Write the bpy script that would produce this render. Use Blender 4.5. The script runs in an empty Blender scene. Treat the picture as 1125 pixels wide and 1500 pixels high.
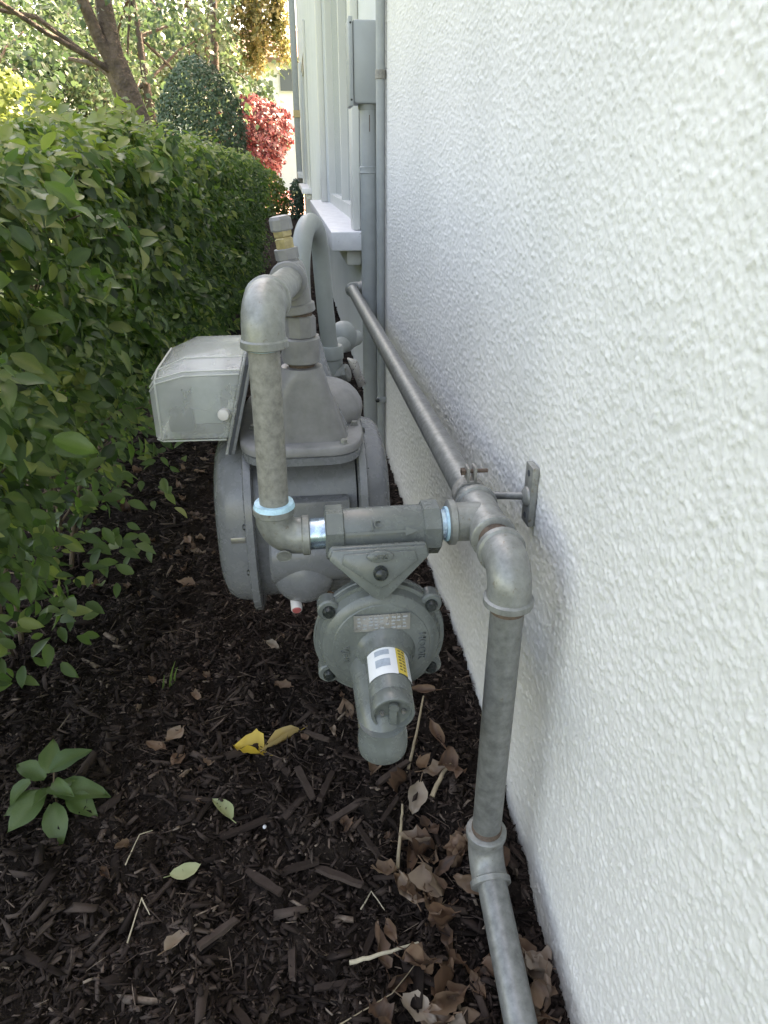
import bpy, bmesh, math, random
import numpy as np
from mathutils import Vector, Matrix

random.seed(7)
rng = np.random.default_rng(11)
S = bpy.context.scene
COL = S.collection

# ------------------------------------------------------------------ camera, sky, sun, exposure
cd = bpy.data.cameras.new('camera')
cam = bpy.data.objects.new('camera', cd)
COL.objects.link(cam)
cd.sensor_fit = 'VERTICAL'; cd.sensor_height = 24.0; cd.lens = 24.0 * 1020 / 1500
cd.clip_start = 0.02; cd.clip_end = 900
PITCH = math.radians(26.114); YAW = math.radians(6.877)
cam.location = (-0.305, 0.0, 0.95)
cam.rotation_euler = (math.radians(90) - PITCH, 0, -YAW)
S.camera = cam

SUN_ELEV = math.radians(50); SUN_AZ = math.radians(53)      # azimuth clockwise from +y
W = bpy.data.worlds.new('World'); S.world = W; W.use_nodes = True
nt = W.node_tree
sky = nt.nodes.new('ShaderNodeTexSky'); sky.sky_type = 'NISHITA'; sky.sun_disc = False
sky.sun_elevation = SUN_ELEV; sky.sun_rotation = SUN_AZ
sky.air_density = 1.0; sky.dust_density = 4.0; sky.ozone_density = 1.0
bg = nt.nodes['Background']; bg.inputs['Strength'].default_value = 0.15
nt.links.new(sky.outputs[0], bg.inputs[0])
sl = bpy.data.lights.new('sun', 'SUN'); sl.energy = 5.0; sl.angle = math.radians(0.5); sl.color = (1.0, 0.96, 0.90)
sun = bpy.data.objects.new('sun', sl); COL.objects.link(sun)
sd = Vector((math.sin(SUN_AZ) * math.cos(SUN_ELEV), math.cos(SUN_AZ) * math.cos(SUN_ELEV), math.sin(SUN_ELEV)))
sun.rotation_euler = sd.to_track_quat('Z', 'Y').to_euler(); sun.location = (6, 10, 20)
vs = S.view_settings
S.display_settings.display_device = 'sRGB'
vs.view_transform = 'Standard'; vs.look = 'None'; vs.gamma = 1.0; vs.use_curve_mapping = False
vs.exposure = 2.84
vs.use_white_balance = True; vs.white_balance_temperature = 9350; vs.white_balance_tint = 14

# ------------------------------------------------------------------ materials
def mat_new(name):
    m = bpy.data.materials.new(name); m.use_nodes = True
    return m, m.node_tree, m.node_tree.nodes['Principled BSDF']

def ramp(nt, fac, stops):
    r = nt.nodes.new('ShaderNodeValToRGB')
    el = r.color_ramp.elements
    while len(el) > 2: el.remove(el[-1])
    while len(el) < len(stops): el.new(0.5)
    for e, (p, c) in zip(el, stops):
        e.position = p; e.color = (*c, 1)
    nt.links.new(fac, r.inputs[0])
    return r.outputs[0]

def noise(nt, scale, detail=4, rough=0.6, coord='Object'):
    tc = nt.nodes.new('ShaderNodeTexCoord')
    n = nt.nodes.new('ShaderNodeTexNoise')
    n.inputs['Scale'].default_value = scale; n.inputs['Detail'].default_value = detail; n.inputs['Roughness'].default_value = rough
    nt.links.new(tc.outputs[coord], n.inputs['Vector'])
    return n.outputs['Fac']

def bump(nt, b, height, strength, dist):
    bp = nt.nodes.new('ShaderNodeBump')
    bp.inputs['Strength'].default_value = strength; bp.inputs['Distance'].default_value = dist
    nt.links.new(height, bp.inputs['Height']); nt.links.new(bp.outputs[0], b.inputs['Normal'])

def paint(name, c, rough=0.4, var=0.25, scale=30, metal=0.0, bmp=0.15, bdist=0.001, bscale=220, rust=None):
    m, n, b = mat_new(name)
    c = np.array(c)
    f = noise(n, scale, 6, 0.65)
    stops = [(0.3, c * (1 - var)), (0.5, c), (0.72, np.minimum(c * (1 + var), 1))]
    col = ramp(n, f, stops)
    if rust is not None:
        mx = n.nodes.new('ShaderNodeMix'); mx.data_type = 'RGBA'
        f2 = noise(n, scale * 1.7, 8, 0.7)
        rr = ramp(n, f2, [(rust, (0, 0, 0)), (rust + 0.1, (1, 1, 1))])
        n.links.new(rr, mx.inputs[0]); n.links.new(col, mx.inputs[6]); mx.inputs[7].default_value = (0.16, 0.11, 0.075, 1)
        col = mx.outputs[2]
    n.links.new(col, b.inputs['Base Color'])
    rg = ramp(n, noise(n, scale * 2.3, 4), [(0.3, (rough * 0.8,) * 3), (0.7, (min(1, rough * 1.25),) * 3)])
    n.links.new(rg, b.inputs['Roughness'])
    b.inputs['Metallic'].default_value = metal
    if bmp: bump(n, b, noise(n, bscale, 3), bmp, bdist)
    return m

def tinted(name, stops, rough=0.6, trans=0.0, tcol=None, spec=0.5, nscale=60, attr='tint'):
    """colour from a per-vertex 'tint' value plus a little noise; optional leaf translucency"""
    m, n, b = mat_new(name)
    at = n.nodes.new('ShaderNodeAttribute'); at.attribute_name = attr
    ad = n.nodes.new('ShaderNodeMath'); ad.operation = 'MULTIPLY_ADD'
    ad.inputs[1].default_value = 0.22; 
    sb = n.nodes.new('ShaderNodeMath'); sb.operation = 'SUBTRACT'; sb.inputs[1].default_value = 0.5
    n.links.new(noise(n, nscale, 4), sb.inputs[0])
    n.links.new(sb.outputs[0], ad.inputs[0]); n.links.new(at.outputs['Fac'], ad.inputs[2])
    col = ramp(n, ad.outputs[0], stops)
    n.links.new(col, b.inputs['Base Color'])
    b.inputs['Roughness'].default_value = rough
    b.inputs['Specular IOR Level'].default_value = spec
    if trans:
        tr = n.nodes.new('ShaderNodeBsdfTranslucent')
        if tcol is not None:
            g = n.nodes.new('ShaderNodeMix'); g.data_type = 'RGBA'; g.blend_type = 'MULTIPLY'; g.inputs[0].default_value = 1
            n.links.new(col, g.inputs[6]); g.inputs[7].default_value = (*tcol, 1)
            n.links.new(g.outputs[2], tr.inputs[0])
        else: n.links.new(col, tr.inputs[0])
        ms = n.nodes.new('ShaderNodeMixShader'); ms.inputs[0].default_value = trans
        n.links.new(b.outputs[0], ms.inputs[1]); n.links.new(tr.outputs[0], ms.inputs[2])
        n.links.new(ms.outputs[0], n.nodes['Material Output'].inputs[0])
    return m

def flat(name, c, rough=0.5, metal=0.0):
    m, n, b = mat_new(name)
    b.inputs['Base Color'].default_value = (*c, 1); b.inputs['Roughness'].default_value = rough; b.inputs['Metallic'].default_value = metal
    return m

# stucco: off-white with faint dirt, fine grain
def stucco_mat():
    m, n, b = mat_new('stucco')
    col = ramp(n, noise(n, 3.0, 6, 0.6), [(0.3, (0.65, 0.645, 0.62)), (0.62, (0.71, 0.70, 0.675)), (0.8, (0.73, 0.725, 0.71))])
    # soil splashed on the foot of the wall
    tc = n.nodes.new('ShaderNodeTexCoord'); sx = n.nodes.new('ShaderNodeSeparateXYZ'); n.links.new(tc.outputs['Object'], sx.inputs[0])
    ma = n.nodes.new('ShaderNodeMath'); ma.operation = 'MULTIPLY_ADD'; ma.inputs[1].default_value = -7.0; ma.inputs[2].default_value = 0.62; n.links.new(sx.outputs['Z'], ma.inputs[0])
    mb = n.nodes.new('ShaderNodeMath'); mb.operation = 'MULTIPLY'; n.links.new(ma.outputs[0], mb.inputs[0]); n.links.new(noise(n, 45, 8, 0.75), mb.inputs[1])
    fac = ramp(n, mb.outputs[0], [(0.18, (0, 0, 0)), (0.5, (0.7, 0.7, 0.7))])
    mx = n.nodes.new('ShaderNodeMix'); mx.data_type = 'RGBA'; n.links.new(fac, mx.inputs[0]); n.links.new(col, mx.inputs[6]); mx.inputs[7].default_value = (0.30, 0.25, 0.20, 1)
    n.links.new(mx.outputs[2], b.inputs['Base Color']); b.inputs['Roughness'].default_value = 0.75
    b.inputs['Specular IOR Level'].default_value = 0.3
    bump(n, b, noise(n, 420, 3), 0.25, 0.0012)
    return m
M = {}
M['stucco'] = stucco_mat()
def stucco_far():
    m, n, b = mat_new('painted_stucco')
    col = ramp(n, noise(n, 2.0, 6, 0.6), [(0.3, (0.55, 0.58, 0.58)), (0.7, (0.63, 0.65, 0.65))])
    n.links.new(col, b.inputs['Base Color']); b.inputs['Roughness'].default_value = 0.75
    bump(n, b, noise(n, 110, 4), 0.7, 0.006)
    return m
M['stucco_far'] = stucco_far()
M['trim'] = paint('trim_paint', (0.62, 0.62, 0.58), 0.5, 0.03, 6, bmp=0.03)
M['sill'] = paint('sill_paint', (0.66, 0.66, 0.67), 0.5, 0.12, 14, bmp=0.12, rust=0.62)
M['galv'] = paint('galvanised_steel', (0.215, 0.22, 0.21), 0.40, 0.30, 75, metal=0.4, bmp=0.15, rust=0.66)
M['galv_dirty'] = paint('weathered_galvanised_steel', (0.245, 0.235, 0.212), 0.6, 0.32, 110, metal=0.15, bmp=0.4, rust=0.62)
M['fitting'] = paint('malleable_iron_fitting', (0.26, 0.265, 0.25), 0.40, 0.28, 60, metal=0.35, bmp=0.35, bscale=140, rust=0.60)
M['meter'] = paint('grey_meter_paint', (0.185, 0.19, 0.20), 0.26, 0.14, 22, bmp=0.07, bscale=70, bdist=0.002, rust=0.76)
M['meter_warm'] = paint('aged_grey_paint', (0.215, 0.210, 0.210), 0.36, 0.2, 34, bmp=0.3, bscale=110, rust=0.66)
M['regulator'] = paint('greenish_grey_paint', (0.130, 0.142, 0.134), 0.25, 0.18, 28, bmp=0.12, bscale=110, rust=0.77)
M['conduit'] = paint('grey_conduit_paint', (0.29, 0.31, 0.31), 0.42, 0.1, 14, bmp=0.06)
M['box'] = paint('grey_box_paint', (0.33, 0.355, 0.36), 0.4, 0.06, 10, bmp=0.05)
M['arch'] = paint('grey_green_paint', (0.24, 0.26, 0.25), 0.4, 0.1, 20, bmp=0.12)
M['dope'] = paint('pale_blue_thread_sealant', (0.42, 0.66, 0.78), 0.45, 0.25, 90, bmp=0.3)
M['blue_tape'] = paint('bright_zinc_with_blue_sealant', (0.42, 0.55, 0.68), 0.18, 0.45, 120, metal=0.75, bmp=0.2)
M['rust'] = paint('rusty_thread', (0.11, 0.075, 0.055), 0.7, 0.5, 120, bmp=0.5)
M['brass'] = paint('brass', (0.42, 0.34, 0.19), 0.38, 0.35, 70, metal=0.5, bmp=0.1)
M['black'] = paint('black_plastic', (0.022, 0.026, 0.025), 0.25, 0.2, 90)
M['plate'] = paint('stamped_aluminium_plate', (0.42, 0.40, 0.38), 0.3, 0.18, 22, metal=0.7, bmp=0.3, bscale=300)
M['label_white'] = flat('white_sticker', (0.78, 0.79, 0.80), 0.4)
M['label_yellow'] = paint('yellow_sticker', (0.70, 0.52, 0.10), 0.4, 0.15, 150)
M['label_grey'] = paint('grey_print', (0.36, 0.41, 0.47), 0.4, 0.2, 200)
M['ink'] = flat('brown_ink', (0.16, 0.11, 0.04), 0.6)
M['white_plastic'] = paint('white_plug_plastic', (0.70, 0.66, 0.64), 0.4, 0.08, 60)
M['red_plastic'] = paint('faded_red_plastic', (0.50, 0.12, 0.12), 0.45, 0.15, 60)
M['gasket'] = flat('dark_gasket', (0.05, 0.055, 0.065), 0.6)
M['dial'] = paint('dark_dial', (0.02, 0.025, 0.03), 0.4, 0.4, 40)
M['dial_plate'] = paint('grey_dial_plate', (0.34, 0.36, 0.38), 0.5, 0.1, 40)
M['roof'] = paint('roof_tile', (0.22, 0.13, 0.10), 0.7, 0.3, 4)
def plastic_clear():
    m, n, b = mat_new('aged_clear_plastic')
    b.inputs['Base Color'].default_value = (0.84, 0.85, 0.86, 1); b.inputs['Roughness'].default_value = 0.12
    tr = n.nodes.new('ShaderNodeBsdfTransparent'); tr.inputs[0].default_value = (0.93, 0.95, 0.92, 1)
    ms = n.nodes.new('ShaderNodeMixShader')
    f = ramp(n, noise(n, 12, 4), [(0.3, (0.21,) * 3), (0.7, (0.37,) * 3)])
    n.links.new(f, ms.inputs[0]); n.links.new(tr.outputs[0], ms.inputs[1]); n.links.new(b.outputs[0], ms.inputs[2])
    n.links.new(ms.outputs[0], n.nodes['Material Output'].inputs[0])
    return m
M['clear'] = plastic_clear()
M['edge_highlight'] = flat('painted_edge_highlight', (0.50, 0.51, 0.48), 0.3)  # pale colour standing in for the highlight on the cover's edges
def glass_mat():
    m, n, b = mat_new('window_glass')
    b.inputs['Base Color'].default_value = (0.26, 0.29, 0.28, 1); b.inputs['Roughness'].default_value = 0.1
    return m
M['glass'] = glass_mat()
def mulch_ground():
    m, n, b = mat_new('mulch_soil')
    col = ramp(n, noise(n, 90, 8, 0.7), [(0.3, (0.008, 0.006, 0.005)), (0.55, (0.022, 0.016, 0.013)), (0.75, (0.05, 0.038, 0.03))])
    n.links.new(col, b.inputs['Base Color']); b.inputs['Roughness'].default_value = 0.95; b.inputs['Specular IOR Level'].default_value = 0.1
    bump(n, b, noise(n, 160, 6), 0.8, 0.006)
    return m
M['soil'] = mulch_ground()
def lawn_mat():
    m, n, b = mat_new('lawn')
    col = ramp(n, noise(n, 5, 8, 0.7), [(0.3, (0.05, 0.085, 0.02)), (0.7, (0.12, 0.15, 0.045))])
    n.links.new(col, b.inputs['Base Color']); b.inputs['Roughness'].default_value = 0.8
    return m
M['lawn'] = lawn_mat()
M['bark'] = paint('tree_bark', (0.10, 0.072, 0.055), 0.85, 0.45, 9, bmp=0.9, bscale=14, bdist=0.05)
M['twig'] = paint('hedge_twig', (0.12, 0.085, 0.055), 0.8, 0.4, 40, bmp=0.4)
M['chip'] = tinted('bark_chip', [(0.0, (0.012, 0.0084, 0.0070)), (0.45, (0.040, 0.0280, 0.0232)), (0.75, (0.090, 0.067, 0.056)), (0.93, (0.12, 0.085, 0.068)), (1.0, (0.24, 0.19, 0.15))], 0.85, nscale=120, spec=0.15)
M['dead'] = tinted('dead_leaf', [(0.0, (0.045, 0.026, 0.018)), (0.3, (0.125, 0.066, 0.038)), (0.6, (0.205, 0.132, 0.085)), (1.0, (0.31, 0.25, 0.195))], 0.6, 0.12, nscale=70)
M['yellow_leaf'] = tinted('yellow_leaf', [(0.0, (0.46, 0.29, 0.03)), (0.6, (0.64, 0.45, 0.07)), (1.0, (0.56, 0.42, 0.20))], 0.45, 0.2, nscale=60)
M['pale_leaf'] = tinted('pale_green_leaf', [(0.0, (0.24, 0.28, 0.12)), (1.0, (0.42, 0.44, 0.25))], 0.5, 0.15, nscale=80)
M['straw'] = paint('dry_stick', (0.30, 0.24, 0.16), 0.7, 0.3, 60, bmp=0.3)
M['straw_pale'] = paint('pale_dry_stick', (0.46, 0.40, 0.29), 0.7, 0.2, 60, bmp=0.3)
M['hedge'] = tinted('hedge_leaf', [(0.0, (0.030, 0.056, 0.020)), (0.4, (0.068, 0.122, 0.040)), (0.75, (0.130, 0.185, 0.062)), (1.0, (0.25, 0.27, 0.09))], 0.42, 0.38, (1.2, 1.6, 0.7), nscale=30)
M['far_green'] = tinted('tree_leaf', [(0.0, (0.035, 0.062, 0.035)), (0.5, (0.075, 0.115, 0.065)), (1.0, (0.14, 0.18, 0.10))], 0.3, 0.35, (1.1, 1.3, 1.0), nscale=1)
M['cone_green'] = tinted('conical_shrub_leaf', [(0.0, (0.035, 0.075, 0.045)), (1.0, (0.10, 0.165, 0.095))], 0.45, 0.2, nscale=2)
M['red_leaf'] = tinted('red_shrub_leaf', [(0.0, (0.07, 0.022, 0.025)), (0.6, (0.20, 0.055, 0.062)), (1.0, (0.36, 0.15, 0.15))], 0.3, 0.25, (1.3, 0.9, 0.9), nscale=2)
M['lime_leaf'] = tinted('yellow_green_leaf', [(0.0, (0.14, 0.20, 0.05)), (1.0, (0.30, 0.34, 0.10))], 0.5, 0.4, nscale=2)
M['droop_leaf'] = tinted('yellowing_leaf', [(0.0, (0.07, 0.09, 0.03)), (0.6, (0.19, 0.18, 0.06)), (1.0, (0.30, 0.24, 0.10))], 0.5, 0.4, nscale=2)
M['paver'] = paint('pink_brick_path', (0.40, 0.24, 0.20), 0.7, 0.3, 6)
M['far_house'] = paint('far_white_house', (0.85, 0.84, 0.83), 0.7, 0.04, 3)
M['far_glass'] = flat('far_window_glass', (0.10, 0.12, 0.14), 0.2)

# ------------------------------------------------------------------ mesh helpers
def mesh_from(name, V, F, mat, smooth=True, angle=38, tint=None):
    me = bpy.data.meshes.new(name)
    me.from_pydata([tuple(v) for v in V], [], F)
    me.materials.append(mat)
    if smooth:
        me.shade_smooth()
        if angle < 179: me.set_sharp_from_angle(angle=math.radians(angle))
    if tint is not None:
        a = me.attributes.new('tint', 'FLOAT', 'POINT'); a.data.foreach_set('value', np.asarray(tint, np.float32))
    me.update()
    return me

def mesh_np(name, V, F, mat, tint=None, smooth=False):
    """fast mesh: V (n,3) float, F (m,k) int all of one size"""
    V = np.ascontiguousarray(V, np.float32); F = np.ascontiguousarray(F, np.int32)
    me = bpy.data.meshes.new(name)
    me.vertices.add(len(V)); me.vertices.foreach_set('co', V.ravel())
    k = F.shape[1]
    me.loops.add(F.size); me.loops.foreach_set('vertex_index', F.ravel())
    me.polygons.add(len(F)); me.polygons.foreach_set('loop_start', np.arange(0, F.size, k, dtype=np.int32))
    me.update(calc_edges=True)
    me.materials.append(mat)
    if smooth: me.polygons.foreach_set('use_smooth', np.ones(len(F), bool))
    if tint is not None:
        a = me.attributes.new('tint', 'FLOAT', 'POINT'); a.data.foreach_set('value', np.asarray(tint, np.float32))
    return me

def link(name, me, parent=None, loc=None):
    o = bpy.data.objects.new(name, me); COL.objects.link(o)
    if parent is not None:
        o.parent = parent
        if parent.get('org'): pass
    if loc is not None: o.location = loc
    return o

def tag(o, label=None, cat=None, group=None, kind=None):
    if label: o['label'] = label
    if cat: o['category'] = cat
    if group: o['group'] = group
    if kind: o['kind'] = kind
    return o

def thing(name, label, cat, loc=(0, 0, 0), group=None):
    o = bpy.data.objects.new(name, None); COL.objects.link(o); o.location = loc
    o.empty_display_size = 0.05
    return tag(o, label, cat, group)

def part(name, G, mat, parent, smooth=True, angle=38, label=None):
    """G in world coordinates; the part keeps them under a parent Empty that sits elsewhere"""
    if isinstance(G, tuple): V, F = G
    else: V, F = G.V, G.F
    org = Vector((0, 0, 0)); p = parent
    while p is not None: org += p.location; p = p.parent
    V = [(v[0] - org.x, v[1] - org.y, v[2] - org.z) for v in V]
    o = link(name, mesh_from(name, V, F, mat, smooth, angle), parent)
    if label: o['label'] = label
    return o

class Geo:
    def __init__(s): s.V = []; s.F = []
    def add(s, VF):
        k = len(s.V); s.V += list(VF[0]); s.F += [tuple(i + k for i in f) for f in VF[1]]; return s

def frames(P):
    P = [Vector(p) for p in P]; T = []
    for i in range(len(P)):
        a = P[max(i - 1, 0)]; b = P[min(i + 1, len(P) - 1)]
        d = b - a
        if d.length < 1e-9: d = T[-1] if T else Vector((0, 0, 1))
        T.append(d.normalized())
    up = Vector((0, 0, 1)) if abs(T[0].z) < 0.9 else Vector((0, 1, 0))
    n = (up - T[0] * up.dot(T[0])).normalized(); out = []
    for t in T:
        n = (n - t * n.dot(t))
        n.normalize(); out.append((t, n, t.cross(n)))
    return P, out

def sweep(P, R, segs=20, rot=0.0, caps=True):
    """tube along P with radius R (number or list); repeated points give steps"""
    # steps: give coincident points the frame of their neighbours
    P, fr = frames(P)
    if not hasattr(R, '__len__'): R = [R] * len(P)
    V = []; F = []
    for p, (t, n, b), r in zip(P, fr, R):
        for k in range(segs):
            a = rot + 2 * math.pi * k / segs
            V.append(p + n * (r * math.cos(a)) + b * (r * math.sin(a)))
    for i in range(len(P) - 1):
        for k in range(segs):
            k2 = (k + 1) % segs
            F.append((i * segs + k, i * segs + k2, (i + 1) * segs + k2, (i + 1) * segs + k))
    if caps:
        F.append(tuple(range(segs - 1, -1, -1))); F.append(tuple((len(P) - 1) * segs + k for k in range(segs)))
    return V, F

def lathe(c, axis, prof, segs=40, rot=0.0):
    """prof: list of (distance along axis, radius)"""
    c = Vector(c); axis = Vector(axis).normalized()
    up = Vector((0, 0, 1)) if abs(axis.z) < 0.9 else Vector((0, 1, 0))
    n = (up - axis * up.dot(axis)).normalized(); b = axis.cross(n)
    V = []; F = []
    for d, r in prof:
        for k in range(segs):
            a = rot + 2 * math.pi * k / segs
            V.append(c + axis * d + n * (r * math.cos(a)) + b * (r * math.sin(a)))
    for i in range(len(prof) - 1):
        for k in range(segs):
            k2 = (k + 1) % segs
            F.append((i * segs + k, i * segs + k2, (i + 1) * segs + k2, (i + 1) * segs + k))
    F.append(tuple(range(segs - 1, -1, -1))); F.append(tuple((len(prof) - 1) * segs + k for k in range(segs)))
    return V, F

def loft(rings):
    V = []; F = []; n = len(rings[0])
    for r in rings: V += [Vector(p) for p in r]
    for i in range(len(rings) - 1):
        for k in range(n):
            k2 = (k + 1) % n
            F.append((i * n + k, i * n + k2, (i + 1) * n + k2, (i + 1) * n + k))
    F.append(tuple(range(n - 1, -1, -1))); F.append(tuple((len(rings) - 1) * n + k for k in range(n)))
    return V, F

def sring(cx, cy, z, a, b, e=4.0, n=40):
    """superellipse ring in the xy plane"""
    out = []
    for k in range(n):
        t = 2 * math.pi * k / n; c, s = math.cos(t), math.sin(t)
        out.append((cx + a * math.copysign(abs(c) ** (2 / e), c), cy + b * math.copysign(abs(s) ** (2 / e), s), z))
    return out

def sringx(x, cy, cz, a, b, e=2.6, n=48):
    return [(x, p[0], p[1]) for p in sring(cy, cz, 0, a, b, e, n)]

def box(x0, x1, y0, y1, z0, z1, bev=0.0, seg=2):
    bm = bmesh.new()
    bmesh.ops.create_cube(bm, size=1.0)
    for v in bm.verts:
        v.co = ((x0 + x1) / 2 + v.co.x * (x1 - x0), (y0 + y1) / 2 + v.co.y * (y1 - y0), (z0 + z1) / 2 + v.co.z * (z1 - z0))
    if bev: bmesh.ops.bevel(bm, geom=bm.edges[:], offset=bev, segments=seg, affect='EDGES', profile=0.5)
    bm.verts.index_update()
    V = [v.co.copy() for v in bm.verts]; F = [tuple(v.index for v in f.verts) for f in bm.faces]; bm.free()
    return V, F

def prism(pts, axis_vec, thick, bev=0.0):
    """polygon pts (3d, planar) extruded by thick along axis_vec, bevelled"""
    bm = bmesh.new(); av = Vector(axis_vec).normalized() * thick
    a = [bm.verts.new(Vector(p)) for p in pts]; b = [bm.verts.new(Vector(p) + av) for p in pts]
    n = len(pts); bm.faces.new(a[::-1]); bm.faces.new(b)
    for i in range(n): bm.faces.new((a[i], a[(i + 1) % n], b[(i + 1) % n], b[i]))
    bmesh.ops.recalc_face_normals(bm, faces=bm.faces[:])
    if bev: bmesh.ops.bevel(bm, geom=bm.edges[:], offset=bev, segments=2, affect='EDGES', profile=0.5)
    bm.verts.index_update()
    V = [v.co.copy() for v in bm.verts]; F = [tuple(v.index for v in f.verts) for f in bm.faces]; bm.free()
    return V, F

def ellipsoid(c, rx, ry, rz, u=24, v=12):
    V = []; F = []
    for i in range(v + 1):
        th = math.pi * i / v
        for k in range(u):
            ph = 2 * math.pi * k / u
            V.append((c[0] + rx * math.sin(th) * math.cos(ph), c[1] + ry * math.sin(th) * math.sin(ph), c[2] + rz * math.cos(th)))
    for i in range(v):
        for k in range(u):
            k2 = (k + 1) % u; F.append((i * u + k, (i + 1) * u + k, (i + 1) * u + k2, i * u + k2))
    return V, F

def arc_pts(c, u, v, r, a0, a1, n=12):
    c = Vector(c); u = Vector(u).normalized(); v = Vector(v).normalized()
    return [c + u * (r * math.cos(a0 + (a1 - a0) * i / n)) + v * (r * math.sin(a0 + (a1 - a0) * i / n)) for i in range(n + 1)]

def elbow_geo(corner, d1, d2, r, L, bead, segs=26):
    """malleable elbow: arms leave the corner along d1 and d2, a raised bead at each mouth"""
    C = Vector(corner); d1 = Vector(d1).normalized(); d2 = Vector(d2).normalized()
    br = L * 0.62
    P = []; R = []
    bl = 0.011
    for d, rr in ((L, bead * 0.93), (L - 0.0015, bead), (L - bl + 0.002, bead), (L - bl, r * 1.02)):
        P.append(C + d1 * d); R.append(rr)
    cc = C + d1 * br + d2 * br
    n = 12
    for i in range(n + 1):
        a = math.pi / 2 * i / n
        P.append(cc - d2 * (br * math.cos(a)) - d1 * (br * math.sin(a))); R.append(r)
    for d, rr in ((L - bl, r * 1.02), (L - bl + 0.002, bead), (L - 0.0015, bead), (L, bead * 0.93)):
        P.append(C + d2 * d); R.append(rr)
    return sweep(P, R, segs)

def tee_geo(c, run, branch, r, L, bead, LB=None, segs=26):
    C = Vector(c); run = Vector(run).normalized(); branch = Vector(branch).normalized(); LB = LB or L
    bl = 0.011
    prof = [(-L, bead * .93), (-L + .0015, bead), (-L + bl - .002, bead), (-L + bl, r), (L - bl, r), (L - bl + .002, bead), (L - .0015, bead), (L, bead * .93)]
    g = Geo().add(lathe(C, run, prof, segs))
    g.add(lathe(C, branch, [(0, r * .98), (LB - bl, r * .98), (LB - bl + .002, bead), (LB - .0015, bead), (LB, bead * .93)], segs))
    return g

def text_mesh(s, size, extrude):
    cu = bpy.data.curves.new('lettering', 'FONT'); cu.body = s; cu.size = size; cu.extrude = extrude
    cu.align_x = 'CENTER'; cu.align_y = 'CENTER'; cu.resolution_u = 3
    o = bpy.data.objects.new('lettering_source', cu); COL.objects.link(o)
    dg = bpy.context.evaluated_depsgraph_get()
    me = bpy.data.meshes.new_from_object(o.evaluated_get(dg))
    bpy.data.objects.remove(o); bpy.data.curves.remove(cu)
    return me

def put_text(name, s, size, extrude, pos, xaxis, zaxis, mat, parent):
    me = text_mesh(s, size, extrude); me.materials.clear(); me.materials.append(mat)
    X = Vector(xaxis).normalized(); Zv = Vector(zaxis).normalized(); Y = Zv.cross(X)
    org = Vector((0, 0, 0)); p = parent
    while p is not None: org += p.location; p = p.parent
    Mx = Matrix((X, Y, Zv)).transposed().to_4x4(); Mx.translation = Vector(pos) - org
    me.transform(Mx)
    return link(name, me, parent)

def fft_noise(h, w, px, lo, hi, seed):
    """periodic band-passed noise, unit variance; lo/hi wavelengths in the units of px"""
    r = np.random.default_rng(seed)
    f = np.fft.rfft2(r.standard_normal((h, w)))
    ky = np.fft.fftfreq(h, px)[:, None]; kx = np.fft.rfftfreq(w, px)[None, :]
    k = np.sqrt(kx ** 2 + ky ** 2)
    filt = np.exp(-(k * lo) ** 2 * 0.5) * (1 - np.exp(-(k * hi) ** 2 * 2))
    o = np.fft.irfft2(f * filt, s=(h, w))
    return o / o.std()

def sample(tex, u, v):
    """bilinear periodic lookup, u,v in pixels"""
    h, w = tex.shape
    u0 = np.floor(u).astype(int); v0 = np.floor(v).astype(int); fu = u - u0; fv = v - v0
    g = lambda a, b: tex[b % h, a % w]
    return (g(u0, v0) * (1 - fu) + g(u0 + 1, v0) * fu) * (1 - fv) + (g(u0, v0 + 1) * (1 - fu) + g(u0 + 1, v0 + 1) * fu) * fv

sstep = lambda x, a, b: (lambda t: t * t * (3 - 2 * t))(np.clip((x - a) / (b - a), 0, 1))

# ------------------------------------------------------------------ ground
GY = np.array([-3, .30, .53, .61, .70, .82, 1.04, 1.3, 2.0, 2.5, 60]); GZ = np.array([-.09, -.09, -.06, -.045, -.014, .012, .042, .036, -.02, -.03, -.03])
gtex = fft_noise(512, 512, 0.008, 0.02, 0.25, 3); gtex2 = fft_noise(512, 512, 0.008, 0.12, 1.2, 4)
def gheight(x, y):
    x = np.asarray(x, float); y = np.asarray(y, float)
    w = np.exp(-np.clip(-x, 0, 9) ** 2 / 0.16)
    return np.interp(y, GY, GZ) * w + 0.006 * sample(gtex, x / .008, y / .008) + 0.008 * sample(gtex2, x / .008, y / .008)
def gh(x, y): return float(gheight(np.array([x]), np.array([y]))[0])

gx = np.concatenate([np.arange(-1.9, -1.0, .03), np.arange(-1.0, 0.03, .008)]); gy = np.concatenate([np.arange(-0.2, 2.6, .009), np.arange(2.6, 18.6, .08)])
X, Y = np.meshgrid(gx, gy); Zg = gheight(X, Y)
V = np.stack([X.ravel(), Y.ravel(), Zg.ravel()], 1); nx = len(gx); ny = len(gy)
idx = np.arange(nx * ny).reshape(ny, nx)
F = np.stack([idx[:-1, :-1].ravel(), idx[:-1, 1:].ravel(), idx[1:, 1:].ravel(), idx[1:, :-1].ravel()], 1)
tag(link('mulch_bed', mesh_np('mulch_bed', V, F, M['soil'], smooth=True)), 'dark brown shredded bark mulch bed between the hedge and the white wall', kind='structure')
tag(link('lawn', mesh_np('lawn', np.array([[-400, -300, -.12], [400, -300, -.12], [400, 600, -.12], [-400, 600, -.12]]), np.array([[0, 1, 2, 3]]), M['lawn'])), 'sunlit green lawn beyond the hedge', kind='structure')
g = Geo().add(box(-6, 3, 18.9, 34, -.11, -.03))
o = part('path', g, M['paver'], None, smooth=False); tag(o, 'sunlit pink path beyond the far end of the wall', kind='structure')

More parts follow.
